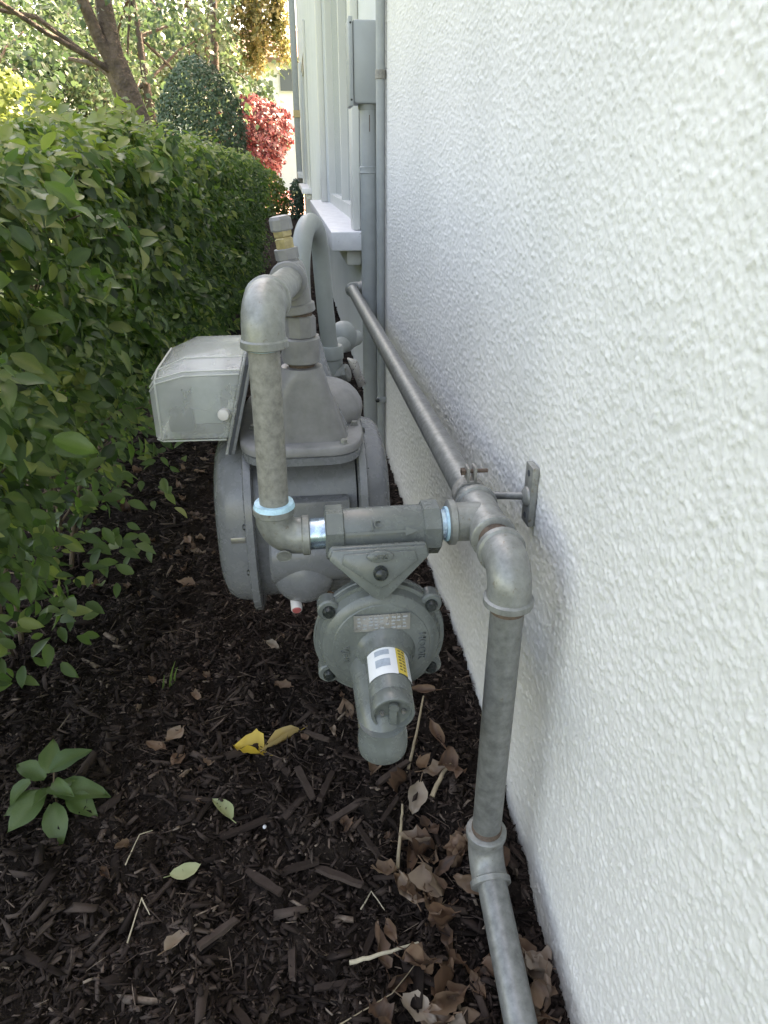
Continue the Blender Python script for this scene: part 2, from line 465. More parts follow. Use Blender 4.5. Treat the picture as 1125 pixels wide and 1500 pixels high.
# ------------------------------------------------------------------ house
HY0, HY1, HH = -5.0, 18.5, 5.6  # unseen height and rear stretch sized so the house blocks the sun
house = thing('house', 'white stucco house wall with pipes along it and window sills further back', 'house', (0, 0, 0))
ys = [0.16]
while ys[-1] < 2.75: ys.append(ys[-1] + max(.0014, .0017 * (ys[-1] / .6) ** 1.3))
ys[-1] = 2.75; ys = np.array(ys); zs = np.append(np.arange(-0.16, 1.42, 0.0020), [1.6])
PX = 0.0012
b1 = fft_noise(1024, 2048, PX, 0.0040, 0.0170, 21); b2 = fft_noise(1024, 2048, PX, 0.0018, 0.0055, 22); b3 = fft_noise(1024, 2048, PX, 0.03, 0.12, 23); b4 = fft_noise(1024, 2048, PX, 0.012, 0.05, 24)
Yw, Zw = np.meshgrid(ys, zs)
def st_h(y, z):
    u = y / PX; v = z / PX
    dens = 0.35 * sample(b3, u, v) + 0.35 * sample(b4, u, v)
    wx = 7 * sample(b4, u * .8 + 90, v * .8); wy = 7 * sample(b4, u * .8 + 600, v * .8 + 240)
    f = sample(b2, u * .97 + 300, v * .97)
    a = sample(b1, (u + wx) * 1.12, (v + wy) * 1.25) + .45 * f + .8 * dens
    h = sstep(a, 0.35, 0.60) * 0.00075 + sstep(a, 1.2, 1.6) * 0.0004 + sstep(f + dens, 1.0, 1.5) * 0.0004 + 0.0003 * sample(b4, u, v)
    return h
hw = st_h(Yw, Zw)
V = np.stack([-hw.ravel(), Yw.ravel(), Zw.ravel()], 1); ny_, nz_ = len(ys), len(zs)
idx = np.arange(ny_ * nz_).reshape(nz_, ny_)
F = np.stack([idx[:-1, :-1].ravel(), idx[1:, :-1].ravel(), idx[1:, 1:].ravel(), idx[:-1, 1:].ravel()], 1)
tag(link('wall', mesh_np('wall', V, F, M['stucco'], smooth=True), house), 'white wall face with rough lumpy stucco')
wins = [(3.55, 6.6), (12.0, 16.2)]            # window openings along y
SZ, WT = 0.705, 2.7
g = Geo()
g.add(box(0, .2, HY0, 0.16, -.5, HH)); g.add(box(.012, .2, .16, 2.75, -.5, 1.6)); g.add(box(0, .2, .16, 2.75, 1.6, HH))
edges = [2.75] + [e for w in wins for e in w] + [HY1]
for i in range(0, len(edges), 2): g.add(box(0, .2, edges[i], edges[i + 1], -.5, HH))
for a, b in wins: g.add(box(0, .2, a, b, -.5, SZ - .08)); g.add(box(0, .2, a, b, WT, HH))
g.add(box(.2, 9, HY1 - .2, HY1, -.5, HH)); g.add(box(.2, 9, HY0, HY0 + .2, -.5, HH)); g.add(box(8.8, 9, HY0 + .2, HY1 - .2, -.5, HH))
part('wall', g, M['stucco_far'], house, smooth=False, label='smooth pale grey painted wall further along the house')
part('roof', Geo().add(box(-.04, 9.1, HY0 - .1, HY1 + .1, HH, HH + .25)), M['roof'], house, smooth=False)  # unseen flat slab without eaves, added to help block the sun
for i, (a, b) in enumerate(wins):
    s = part('sill', box(-.14, .1, a - .22, b + .55, SZ - .08, SZ, .006), M['sill'], house)
    part('sill_moulding', box(-.07, 0, a - .16, b + .5, SZ - .15, SZ - .082, .012), M['trim'], s)
    w = part('window', Geo().add(box(.02, .08, a, a + .07, SZ, WT)).add(box(.02, .08, b - .07, b, SZ, WT)).add(box(.02, .08, a + .07, b - .07, SZ, SZ + .07)).add(box(.02, .08, a + .07, b - .07, WT - .07, WT)).add(box(.025, .075, (a + b) / 2 - .03, (a + b) / 2 + .03, SZ + .07, WT - .07)), M['trim'], house, smooth=False)
    part('pane', box(.07, .076, a + .07, b - .07, SZ + .07, WT - .07), M['glass'], w, smooth=False)
    for y0, y1, p in ((a - .15, a, .035), (b, b + .14, .05), (b + .142, b + .3, .03)):
        part('casing', box(-p, -.001, y0, y1, SZ + .001, WT + .15, .006), M['trim'], house)
s = part('sill', box(-.15, .1, 17.1, 18.1, .80, .93, .006), M['sill'], house)
ds = part('downspout', box(-.165, -.03, 18.0, 18.2, .1, HH, .02), M['conduit'], house)
part('strap', box(-.172, -.0, 17.97, 18.23, 2.02, 2.16), M['brass'], ds, smooth=False)

# ------------------------------------------------------------------ gas pipe along the wall
PXW = -0.075
gp = thing('gas_pipe', 'weathered galvanised gas pipe rising from the mulch and running along the white wall', 'pipe', (PXW, .675, 0))
part('lower_pipe', sweep([(PXW, .05, -.16), (PXW, .30, -.072), (PXW, .48, -.009), (PXW, .63, .043)], .021, 24), M['galv'], gp)
lowd = Vector((0, -1, -.36)).normalized()
part('lower_elbow', elbow_geo((PXW, .676, .052), (0, 0, 1), lowd, .0255, .047, .029), M['fitting'], gp)
part('riser', sweep([(PXW, .676, .07), (PXW, .674, .50)], .0205, 28), M['galv'], gp)
part('thread', sweep([(PXW, .674, .478), (PXW, .674, .488)], .0212, 28), M['rust'], gp)
def threads(a, b, r, n, parent, nm='thread'):
    a, b = Vector(a), Vector(b); P = []; R = []
    for i in range(2 * n + 1): P.append(a.lerp(b, i / (2 * n))); R.append(r + (.0007 if i % 2 else -.0004))
    return part(nm, sweep(P, R, 24), M['rust'], parent, angle=15)
threads((PXW, .71, .536), (PXW, .755, .536), .0207, 12, gp)
threads((PXW, .6755, .094), (PXW, .6755, .108), .0208, 5, gp)
threads((PXW, .845, .5347), (PXW, .862, .5345), .0210, 5, gp)
part('upper_elbow', elbow_geo((PXW, .674, .536), (0, 0, -1), (0, 1, 0), .0262, .049, .0300), M['fitting'], gp)
part('nipple', sweep([(PXW, .71, .536), (PXW, .765, .536)], .0200, 24), M['galv'], gp)
part('tee', tee_geo((PXW, .80, .535), (0, 1, 0), (-1, 0, 0), .0262, .052, .0300, .05), M['fitting'], gp)
part('long_pipe', sweep([(PXW, .84, .535), (PXW - .005, 1.9, .529), (PXW - .010, 2.89, .523)], .0208, 26), M['galv'], gp)
part('wall_elbow', elbow_geo((PXW - .010, 2.92, .523), (0, -1, 0), (1, 0, 0), .025, .043, .028), M['fitting'], gp)
part('wall_stub', sweep([(PXW + .02, 2.92, .523), (.01, 2.92, .523)], .021, 20), M['galv'], gp)

# stand-off bracket
br = thing('pipe_bracket', 'galvanised split ring clamp with a rod and flat plate holding the pipe off the wall', 'bracket', (0, .875, .535))
part('clamp', Geo().add(lathe((PXW, .885, .5345), (0, 1, 0), [(-.010, .0235), (-.009, .0245), (.009, .0245), (.010, .0235)], 28)).add(box(PXW - .007, PXW - .003, .875, .895, .556, .578, .001)).add(box(PXW + .003, PXW + .007, .875, .895, .556, .578, .001)), M['galv_dirty'], br)
part('bolt', sweep([(PXW - .014, .885, .570), (PXW + .024, .885, .570)], .003, 10), M['rust'], br)
part('bolt', lathe((PXW - .009, .885, .570), (-1, 0, 0), [(0, .0058), (.005, .0058)], 6), M['rust'], br)
part('rod', Geo().add(sweep([(PXW + .022, .885, .531), (-.012, .830, .553)], .0052, 14)).add(lathe((PXW + .020, .886, .531), (1, -.8, .12), [(0, .0085), (.013, .0085)], 12)), M['galv'], br)
pl_ = part('wall_plate', box(-.0105, -.0015, .812, .842, .514, .600, .0015), M['fitting'], br)
part('boss', lathe((-.009, .827, .554), (-1, 0, 0), [(0, .014), (.004, .013), (.007, .009)], 18), M['fitting'], pl_)
for z in (.526, .588): part('hole', lathe((-.0104, .827, z), (-1, 0, 0), [(0, .0045), (.0006, .0045)], 12), M['gasket'], pl_)

# ------------------------------------------------------------------ pressure regulator
RY, RZ = .80, .53
rg = thing('pressure_regulator', 'greenish grey gas pressure regulator with round diaphragm case and labelled spring tower', 'regulator', (-.215, RY, .40))
part('body', Geo().add(lathe((-.285, RY, RZ), (1, 0, 0), [(.0, .026), (.02, .0305), (.13, .0305), (.15, .026)], 36)), M['regulator'], rg)
for x in (-.2855, -.161): part('hex_end', lathe((x, RY, RZ), (1, 0, 0), [(0, .032), (.002, .0355), (.0225, .0355), (.0245, .032)], 8, math.pi / 8), M['regulator'], rg, angle=20)
part('nipple', sweep([(-.138, RY, RZ + .002), (-.118, RY, RZ + .003)], .0205, 24), M['blue_tape'], rg)
part('sealant_ring', sweep([(-.1285, RY, RZ + .003), (-.1235, RY, RZ + .003)], .0232, 24), M['dope'], rg)
# saddle and diamond flange, facing the viewer and leaning back
fn = Vector((0, -.97, .24)).normalized(); fx = Vector((1, 0, 0)); fz = fx.cross(fn) * -1
if fz.z < 0: fz = -fz
fc = Vector((-.2215, .738, .515))
dia = lambda a, b, t, o: [fc + fn * o + fx * p[0] + fz * p[1] for p in ((-a, t), (-a * .93, t + .012), (a * .93, t + .012), (a, t), (a * .16, -b + .004), (0, -b), (-a * .16, -b + .004))]
part('saddle', prism(dia(.050, .034, .004, -.048), fn, .054, .008), M['regulator'], rg)
part('flange', prism(dia(.064, .049, .010, -.016), fn, .011, .003), M['regulator'], rg)
part('flange', prism(dia(.062, .0465, .008, -.0045), fn, .0085, .0025), M['regulator'], rg)
part('flange_rim', prism(dia(.047, .030, .004, .0042), fn, .0035, .0014), M['regulator'], rg)
bp = fc + fn * .012 + fz * -.009
part('bolt', lathe(bp, fn, [(-.006, .0092), (.002, .0092), (.004, .0076), (.008, .007), (.0095, .005)], 16), M['black'], rg)
part('boss', prism([fc + fn * .006 + fx * (math.cos(a) * .017) + fz * (.012 + math.sin(a) * .0075) for a in [i * math.pi / 8 for i in range(16)]], fn, .007, .002), M['regulator'], rg)
put_text('lettering', 'XYZ', .009, .002, fc + fn * .0136 + fz * .012, fx, fn, M['regulator'], rg)
ad = Vector((0, -.84, .543)); ap = Vector((-.222, RY, RZ)) + ad * .0303
put_text('lettering', 'JC', .014, .0022, ap + Vector((0, 0, .004)), (1, 0, 0), ad, M['regulator'], rg)
a2 = Vector((0, -.93, .36)).normalized(); a2p = Vector((-.215, RY, RZ)) + a2 * .0300; a2z = a2.cross(Vector((1, 0, 0)))
arrow = [(-.045, .0016), (.03, .0016), (.03, .006), (.048, 0), (.03, -.006), (.03, -.0016), (-.045, -.0016)]
part('flow_arrow', prism([a2p + Vector((x, 0, 0)) + a2z * z for x, z in arrow], a2, .0032), M['regulator'], rg)
DC = Vector((-.2205, .752, .397)); dn = Vector((0, -1, .03)).normalized()
part('diaphragm_case', lathe(DC, dn, [(-.05, .035), (-.03, .06), (-.012, .078), (-.010, .0860), (-.001, .0870), (.000, .0860), (.0005, .0830)], 64), M['regulator'], rg)
dcv = part('case_cover', lathe(DC, dn, [(.001, .0855), (.009, .0850), (.0095, .080), (.012, .079), (.020, .0755), (.0245, .069), (.0255, .0635), (.0265, .0625), (.029, .05), (.030, .02)], 64), M['regulator'], rg, angle=28)
part('neck', sweep([(-.222, .797, .50), (-.222, .785, .462), (-.222, .765, .42)], [.03, .032, .034], 20), M['regulator'], rg)
for ang in (38, 142, 215, 325):
    c = DC + Vector((math.cos(math.radians(ang)) * .0835, 0, math.sin(math.radians(ang)) * .0835))
    e = part('ear', lathe(c + dn * -.01, dn, [(0, .0135), (.001, .0145), (.020, .0145), (.0225, .0125)], 20), M['regulator'], rg)
    part('bolt', lathe(c + dn * .0125, dn, [(0, .0082), (.004, .0082), (.006, .0066), (.0085, .0055)], 12), M['black'], e)
npl = part('nameplate', box(-.2560, -.1845, .7235 - .0012, .7235, .426, .450), M['plate'], rg, smooth=False)
for z in (.4455, .4405, .4355, .4305):
    for k in range(9):
        if random.random() < .75:
            x0 = -.2515 + k * .0072; part('stamped_line', box(x0, x0 + random.uniform(.003, .006),   .7222 - .0006, .7222, z - .0011, z + .0011), M['dial_plate'], npl, smooth=False)
put_text('lettering', 'HOOR', .014, .0022, (-.1685, .7232, .397), (0, 0, -1), (0, -1, .03), M['regulator'], rg)
put_text('lettering', 'VJRK', .012, .0022, (-.2675, .7232, .392), (0, 0, -1), (0, -1, .03), M['regulator'], rg)
# spring tower
T0 = Vector((-.2165, .724, .389)); T1 = Vector((-.2195, .618, .381)); td = (T1 - T0).normalized(); TL = (T1 - T0).length
part('tower_base', lathe(T0, td, [(-.012, .043), (.0, .040), (.004, .036), (.010, .0335), (.02, .031)], 40), M['regulator'], rg)
tw = part('spring_tower', lathe(T0, td, [(0, .0275), (TL - .022, .0262), (TL - .0205, .0252), (TL - .018, .0262), (TL - .002, .0258), (TL, .0245), (TL, .0222), (TL - .006, .0215), (TL - .007, .02)], 40), M['regulator'], rg)
up = Vector((0, 0, 1)); up = (up - td * up.dot(td)).normalized(); sdv = td.cross(up)
if sdv.x < 0: sdv = -sdv
def wrap(a0, a1, d0, d1, r, n=10):
    V = []; F = []
    for i in range(n + 1):
        a = math.radians(a0 + (a1 - a0) * i / n); u = sdv * math.sin(a) + up * math.cos(a)
        for d in (d0, d1): V.append(T0 + td * d + u * (r - (0.0 if True else 0)))
    for i in range(n): F.append((2 * i, 2 * i + 2, 2 * i + 3, 2 * i + 1))
    return V, F
def shell(a0, a1, d0, d1, r, t=.0003, n=10):
    V, F = wrap(a0, a1, d0, d1, r, n); V2, _ = wrap(a0, a1, d0, d1, r - t, n)
    k = len(V); V = V + V2; F = F + [tuple(i + k for i in f[::-1]) for f in F]
    return V, F
lb = part('sticker', shell(-62, 22, .018, .066, .0279), M['label_white'], tw, label='white printed sticker')
part('sticker', shell(22.5, 52, .019, .064, .0279), M['label_yellow'], tw, label='yellow printed sticker')
part('sticker', shell(52.5, 85, .018, .066, .0279), M['label_white'], tw, label='white printed sticker')
for d0, d1 in ((.024, .033), (.040, .053)): part('printed_block', shell(-35, 4, d0, d1, .0281), M['label_grey'], tw)
for k in range(7):
    for a0 in (28, 39): part('printed_line', shell(a0, a0 + random.uniform(6, 9), .023 + k * .0055, .0255 + k * .0055, .0281, n=3), M['ink'], tw)
for k in range(9): part('printed_line', shell(56, 56 + random.uniform(8, 20), .021 + k * .0045, .0222 + k * .0045, .0281, n=3), M['label_grey'], tw)
part('end_slot', Geo().add(box(T1.x - .0045, T1.x + .0045, T1.y + .001, T1.y + .009, T1.z - .016, T1.z + .010, .001)).add(lathe(T1 + Vector((.001, .004, .009)), td, [(0, .0065), (.004, .006)], 14)), M['regulator'], tw)
for sx in (-1, 1): part('end_pip', lathe(T1 + Vector((sx * .0125, .005, .001)), td, [(0, .0028), (.004, .0022)], 8), M['plate'], tw)
# vent
part('vent_arm', sweep([(-.234, .735, .365), (-.233, .70, .364), (-.2320, .662, .362), (-.231, .642, .354), (-.230, .634, .335)], [.030, .0285, .0285, .0285, .0285], 28), M['regulator'], rg)
vn = part('vent', lathe((-.230, .634, .360), (0, 0.06, -1), [(0, .0285), (.020, .0288), (.022, .0300), (.040, .0305), (.044, .0295), (.044, .026), (.038, .0255)], 36), M['regulator'], rg)

# ------------------------------------------------------------------ meter inlet pipe
mp = thing('meter_inlet_pipe', 'speckled galvanised pipe with two elbows rising from the regulator to the meter', 'pipe', (-.35, .80, .53))
FX, FY = -.3475, .80
part('nipple', sweep([(-.312, RY, .529), (-.284, RY, .5295)], .0205, 24), M['blue_tape'], mp)
le = part('lower_elbow', elbow_geo((FX - .001, FY, .528), (0, 0, 1), (1, 0, 0), .0235, .044, .0262), M['fitting'], mp)
part('sealant_ring', sweep([(FX, FY, .571), (FX, FY, .577)], [.0262, .0245], 26), M['dope'], mp)
put_text('lettering', 'C', .012, .001, Vector((FX + .009, FY - .0222, .511)), (.95, 0, -.3), (0, -.95, -.3), M['fitting'], le)
part('lettering_ring', lathe((FX + .009, FY - .0215, .511), (0, -1, -.3), [(0, .0098), (.0016, .0096), (.0018, .0088), (.0012, .0085)], 24), M['fitting'], le)
part('pipe', sweep([(FX, FY, .56), (FX + .002, FY, .79)], .0182, 28), M['galv_dirty'], mp)
EC = Vector((FX + .003, FY, .817)); ed = Vector((.033, .25, -.004)).normalized()
part('sealant_ring', sweep([(FX + .002, FY, .768), (FX + .002, FY, .775)], [.0190, .0218], 26), M['dope'], mp)
part('upper_elbow', elbow_geo(EC, (0, 0, -1), ed, .0247, .047, .0272), M['fitting'], mp)
TC = Vector((-.3115, 1.05, .812)); ta = Vector((-.15, 0, 1)).normalized()
part('nipple', sweep([EC + ed * .04, TC - ed * .03], .0195, 24), M['fitting'], mp)
g = Geo().add(lathe(TC, ta, [(-.049, .0235), (-.0475, .0255), (-.037, .0255), (-.035, .0222), (.010, .0222), (.020, .0195), (.023, .0160)], 28))
g.add(lathe(TC, -ed, [(0, .022), (.024, .0222), (.026, .0262), (.0375, .0268), (.039, .025)], 32))
part('tee', g, M['meter_warm'], mp)
part('reducer', lathe(TC, ta, [(.018, .0150), (.026, .0150), (.0265, .0168), (.040, .0168), (.041, .0155)], 8), M['meter_warm'], mp, angle=20)
P0 = TC + ta * .040
vp = part('plug', lathe(P0, (-.15, 0, 1), [(0, .0140), (.013, .0140), (.0135, .0125), (.015, .0118), (.017, .0140), (.024, .0145)], 6), M['brass'], mp, angle=20)
part('plug_cap', lathe(P0 + ta * .0235, (-.15, 0, 1), [(0, .0142), (.002, .0156), (.015, .0154), (.019, .0135), (.020, .009)], 8), M['meter_warm'], mp, angle=20)

# ------------------------------------------------------------------ gas meter
MX, MY, MZ = -.305, 1.165, .395
gm = thing('gas_meter', 'grey diaphragm gas meter with a clouded clear index cover beside the hedge', 'gas meter', (MX, MY, .2))
part('union_nut', lathe((-.3035, 1.055, .728), (0, 0, 1), [(0, .021), (.001, .0225), (.03, .0225), (.032, .020)], 8), M['meter_warm'], gm, angle=20)
part('union_nut', lathe((-.3035, 1.055, .69), (0, 0, 1), [(0, .026), (.002, .0285), (.022, .0285), (.026, .0295), (.036, .0290), (.038, .0250)], 28), M['meter_warm'], gm, angle=25)
part('thread', sweep([(-.3035, 1.055, .675), (-.3035, 1.055, .776)], .0195, 24), M['rust'], gm)
# turret: two necks, saddle, base plates
def neck(cx, cy, ex, ey, dx, dy):
    return loft([sring(cx + dx, cy + dy, .570, ex, ey, 6), sring(cx + dx * .8, cy + dy * .8, .588, ex * .9, ey * .9, 6), sring(cx + dx * .4, cy + dy * .4, .635, ex * .63, ey * .66, 5), sring(cx + dx * .1, cy + dy * .1, .668, .036, .036, 3), sring(cx, cy, .677, .0325, .0325, 2), sring(cx, cy, .684, .031, .031, 2)])
part('turret', neck(-.3035, 1.055, .072, .066, -.004, .035), M['meter_warm'], gm, angle=50)
part('turret', neck(-.3000, 1.275, .070, .060, -.004, -.035), M['meter'], gm, angle=50)
part('turret_saddle', loft([sring(MX - .004, MY, .572, .078, .135, 4), sring(MX - .004, MY, .60, .066, .12, 4), sring(MX - .004, MY, .628, .03, .10, 3)]), M['meter'], gm, angle=60)
part('turret_dome', ellipsoid((-.268, 1.165, .584), .066, .075, .050), M['meter_warm'], gm, angle=180)
tp = part('top_plate', Geo().add(loft([sring(MX - .005, MY, .5565, .098, .166, 4.5), sring(MX - .005, MY, .558, .1005, .1685, 4.5), sring(MX - .005, MY, .568, .1005, .1685, 4.5), sring(MX - .005, MY, .571, .098, .166, 4.5)])), M['meter_warm'], gm, angle=50)
part('lower_plate', loft([sring(MX - .005, MY, .541, .094, .162, 4.5), sring(MX - .005, MY, .5425, .0985, .1665, 4.5), sring(MX - .005, MY, .554, .0985, .1665, 4.5), sring(MX - .005, MY, .556, .096, .164, 4.5)]), M['meter'], gm, angle=50)
for x, y in ((-.245, 1.015), (-.365, 1.015), (-.222, 1.10), (-.388, 1.10), (-.222, 1.25), (-.388, 1.25)):
    b_ = part('bolt', Geo().add(lathe((x, y, .571), (0, 0, 1), [(0, .0075), (.0015, .0075), (.0016, .0055), (.0065, .0055)], 6)), M['fitting'], gm, angle=20)
# case between two round covers
part('case', loft([sringx(-.392, MY, MZ, .140, .150), sringx(-.225, MY, MZ, .140, .150)]), M['meter'], gm, angle=50)
part('case_front', Geo().add(box(-.374, -.237, 1.012, 1.05, .400, .475, .006)).add(lathe((-.372, 1.045, .37), (1, 0, 0), [(0, .05), (.004, .054), (.13, .054), (.134, .05)], 32)), M['meter'], gm)
part('channel_cover', ellipsoid((-.318, 1.022, .335), .052, .035, .052), M['meter'], gm, angle=180)
for sg, x0 in ((-1, -.392), (1, -.222)):
    fl = part('flange', loft([sringx(x0, MY, MZ, .164, .168), sringx(x0 + sg * .002, MY, MZ, .168, .172), sringx(x0 + sg * .013, MY, MZ, .168, .172), sringx(x0 + sg * .015, MY, MZ, .165, .169)]), M['meter'], gm, angle=50)
    dpt = .052 if sg < 0 else .040
    cv = part('cover', loft([sringx(x0 + sg * .0155, MY, MZ, .152, .156), sringx(x0 + sg * (.0155 + dpt * .55), MY, MZ, .147, .151), sringx(x0 + sg * (.0155 + dpt * .8), MY, MZ, .138, .142), sringx(x0 + sg * (.0155 + dpt * .96), MY, MZ, .12, .124), sringx(x0 + sg * (.0155 + dpt), MY, MZ, .095, .10)]), M['meter'], gm, angle=50)
    for a in range(12):
        t = 2 * math.pi * (a + .5) / 12
        part('screw', lathe((x0 + sg * .0145, MY + .160 * math.cos(t), MZ + .163 * math.sin(t)), (sg, 0, 0), [(0, .0055), (.004, .005), (.005, .003)], 8), M['black'], fl)
    part('badge', box(x0 + sg * (.0155 + dpt * .25) - .012, x0 + sg * (.0155 + dpt * .25) + .012, MY - .1525, MY - .149, MZ + .012, MZ + .022, .001), M['plate'], cv)
part('bottom_lug', prism([(-.408, 1.155, .20), (-.408, 1.175, .20), (-.408, 1.19, .245), (-.408, 1.14, .245)], (1, 0, 0), .014, .002), M['meter'], gm)
pg = part('test_plug', lathe((-.334, 1.004, .288), (.05, -1, -.35), [(-.02, .0095), (.010, .0095), (.012, .0085)], 20), M['white_plastic'], gm)
part('plug_face', lathe((-.334, 1.004, .288), (.05, -1, -.35), [(.0122, .0078), (.0135, .0065)], 18), M['red_plastic'], pg)
# index gasket plate and clear cover
def hull(rows):
    return loft(rows)
gq = lambda x: [(x + .27 * (z - .559), y, z) for y, z in ((1.045, .548), (1.29, .548), (1.29, .69), (1.26, .720), (1.08, .720), (1.045, .69))]
gd = (-1, 0, .27)
part('index_plate', prism(gq(-.4125), gd, .0055, .0015), M['meter'], gm)
part('gasket', prism(gq(-.4185), gd, .0040), M['gasket'], gm)
part('index_flange', prism(gq(-.4230), gd, .0045, .0012), M['clear'], gm)
def cov(s):
    # cross-sections from the meter side outwards (towards -x): x, y0, y1, z0, z near edge, z top, y of the top's near edge
    rows = []
    for x, y0, y1, z0, zn, zt, yc, sh in ((-.4285, 1.062, 1.268, .566, .678, .690, 1.100, .27), (-.488, 1.062, 1.266, .567, .677, .690, 1.100, .05), (-.526, 1.063, 1.25, .567, .666, .674, 1.094, 0), (-.5355, 1.067, 1.24, .570, .654, .660, 1.094, 0)):
        y0 += s; y1 -= s; z0 += s; zn -= s; zt -= s; x += s * 1.3
        rows.append([(x + sh * (z - .565), y, z) for y, z in ((y0, z0 + .005), (y0 + .005, z0), (y1 - .005, z0), (y1, z0 + .005), (y1, zt - .008), (y1 - .008, zt), ((yc + y1) / 2, zt), (yc, zt), (y0 + .004, zn), (y0, zn - .006))])
    return rows
V, F = loft(cov(0)); Vi, Fi = loft(cov(.0028)); k = len(V)
part('index_cover', (V + Vi, F + [tuple(i + k for i in f[::-1]) for f in Fi]), M['clear'], gm, angle=20, label='clouded clear plastic index cover')
rows = cov(0)
ce = Geo().add(sweep([r_[9] for r_ in rows], .0013, 8)).add(sweep([r_[8] for r_ in rows], .0013, 8)).add(sweep([r_[1] for r_ in rows], .0013, 8)).add(sweep([rows[2][k_] for k_ in (0, 9, 8, 7, 6, 5)], .0015, 8)).add(sweep([r_[7] for r_ in rows], .0013, 8))
part('edge_highlight', ce, M['edge_highlight'], gm)  # thin pale tubes along the edges, a highlight put in as colour
ix = part('index', box(-.476, -.432, 1.075, 1.24, .590, .662, .004), M['dial_plate'], gm)
part('dial', box(-.516, -.4765, 1.074, 1.23, .578, .650, .005), M['dial'], ix)
part('dial', box(-.462, -.432, 1.082, 1.0895, .572, .588, .002), M['dial'], ix)
part('seal_plug', lathe((-.427, 1.064, .610), (-.1, -1, .1), [(-.004, .0085), (.007, .0095), (.0115, .0085), (.0125, .006)], 18), M['white_plastic'], gm)
for z in (.576,): part('screw', lathe((-.521, 1.0645, z), (-.2, -1, 0), [(-.002, .003), (.0012, .0025)], 8), M['black'], gm)

# ------------------------------------------------------------------ arched outlet pipe and shut-off valve
op = thing('outlet_pipe', 'grey painted arched pipe looping behind the meter with a shut-off valve', 'pipe', (-.26, 1.45, .0))
A0 = Vector((-.298, 1.275, .70)); A1 = Vector((-.2535, 1.455, .70)); am = (A0 + A1) / 2; ah = (A1 - A0); ar = ah.length / 2
pts = [A0 + Vector((0, 0, -.01)), A0 + Vector((0, 0, .04))] + arc_pts((am.x, am.y, .772), -ah, (0, 0, 1), ar, 0, math.pi, 22) + [Vector((A1.x + .004, A1.y, .70)), Vector((A1.x + .012, A1.y, .60))]
part('arch', sweep(pts, .0172, 28), M['arch'], op)
part('union_nut', lathe((-.300, 1.275, .685), (0, 0, 1), [(0, .026), (.03, .026)], 8), M['meter_warm'], op, angle=20)
part('collar', lathe((A1.x + .013, A1.y, .598), (0, 0, 1), [(-.004, .022), (0, .0255), (.022, .0255), (.026, .023)], 28), M['arch'], op)
part('valve_body', sweep([(A1.x + .013, A1.y, .597), (A1.x + .013, A1.y, .54), (A1.x + .013, A1.y, .49), (A1.x + .013, A1.y, .44)], [.023, .026, .024, .020], 24), M['arch'], op)
part('down_pipe', sweep([(A1.x + .013, A1.y, .45), (A1.x + .013, A1.y, -.05)], .0185, 22), M['arch'], op)
part('valve_core', lathe((A1.x + .010, A1.y - .004, .560), (.85, -.35, .25), [(0, .017), (.030, .0165), (.032, .019), (.040, .019), (.042, .015)], 8), M['fitting'], op, angle=20)
part('valve_tee', prism([Vector((-.206, 1.425, .588)) + Vector(p) for p in ((-.006, -.010, .018), (.014, -.010, .012), (.034, -.010, -.040), (.018, -.010, -.046))], (.3, 1, 0), .012, .003), M['plate'], op)
part('branch', Geo().add(sweep([(A1.x + .01, A1.y + .03, .60), (-.215, 1.56, .60), (-.17, 1.68, .59)], .018, 20)).add(ellipsoid((-.205, 1.60, .61), .032, .032, .036)), M['arch'], op)

# ------------------------------------------------------------------ electrical conduits
ec = thing('electrical_conduit', 'grey painted metal conduit with a junction box fixed against the wall', 'conduit', (-.027, 2.52, 0))
CY = 2.73
part('conduit', sweep([(-.031, CY, -.06), (-.031, CY, 1.165)], .0285, 28), M['conduit'], ec)
part('coupling', lathe((-.032, CY, .94), (0, 0, 1), [(0, .0290), (.002, .0315), (.011, .030), (.021, .0315), (.023, .0290)], 28), M['conduit'], ec)
part('hub', lathe((-.033, CY, 1.135), (0, 0, 1), [(0, .029), (.006, .0325), (.022, .0325)], 24), M['box'], ec)
bx = part('junction_box', box(-.083, -.003, CY - .05, CY + .06, 1.152, 1.385, .008), M['box'], ec)
cp = part('cover_plate', box(-.097, -.0835, CY - .054, CY + .064, 1.144, 1.393, .003), M['box'], bx)
for z in (1.162, 1.375): part('screw', lathe((-.0905, CY - .0542, z), (0, -1, 0), [(0, .0035), (.0012, .003)], 10), M['black'], bx)
part('rust_streak', box(-.030, -.0275, CY - .0290, CY - .0282, 1.07, 1.12), M['rust'], ec)
tc_ = thing('thin_conduit', 'thin grey painted pipe clipped to the wall next to the thicker conduit', 'conduit', (-.016, 2.47, 0))
part('tube', sweep([(-.0175, 2.472, -.06), (-.0175, 2.472, 2.2)], .0145, 20), M['conduit'], tc_)
part('coupling', lathe((-.0175, 2.472, 1.20), (0, 0, 1), [(0, .0155), (.001, .017), (.024, .017), (.025, .0155)], 20), M['galv_dirty'], tc_)
part('strap', Geo().add(box(-.033, -.0005, 2.456, 2.470, .185, .205, .001)), M['conduit'], tc_)
part('strap_screw', lathe((-.0325, 2.453, .195), (-.5, -1, 0), [(0, .008), (.004, .007), (.006, .004)], 12), M['black'], tc_)

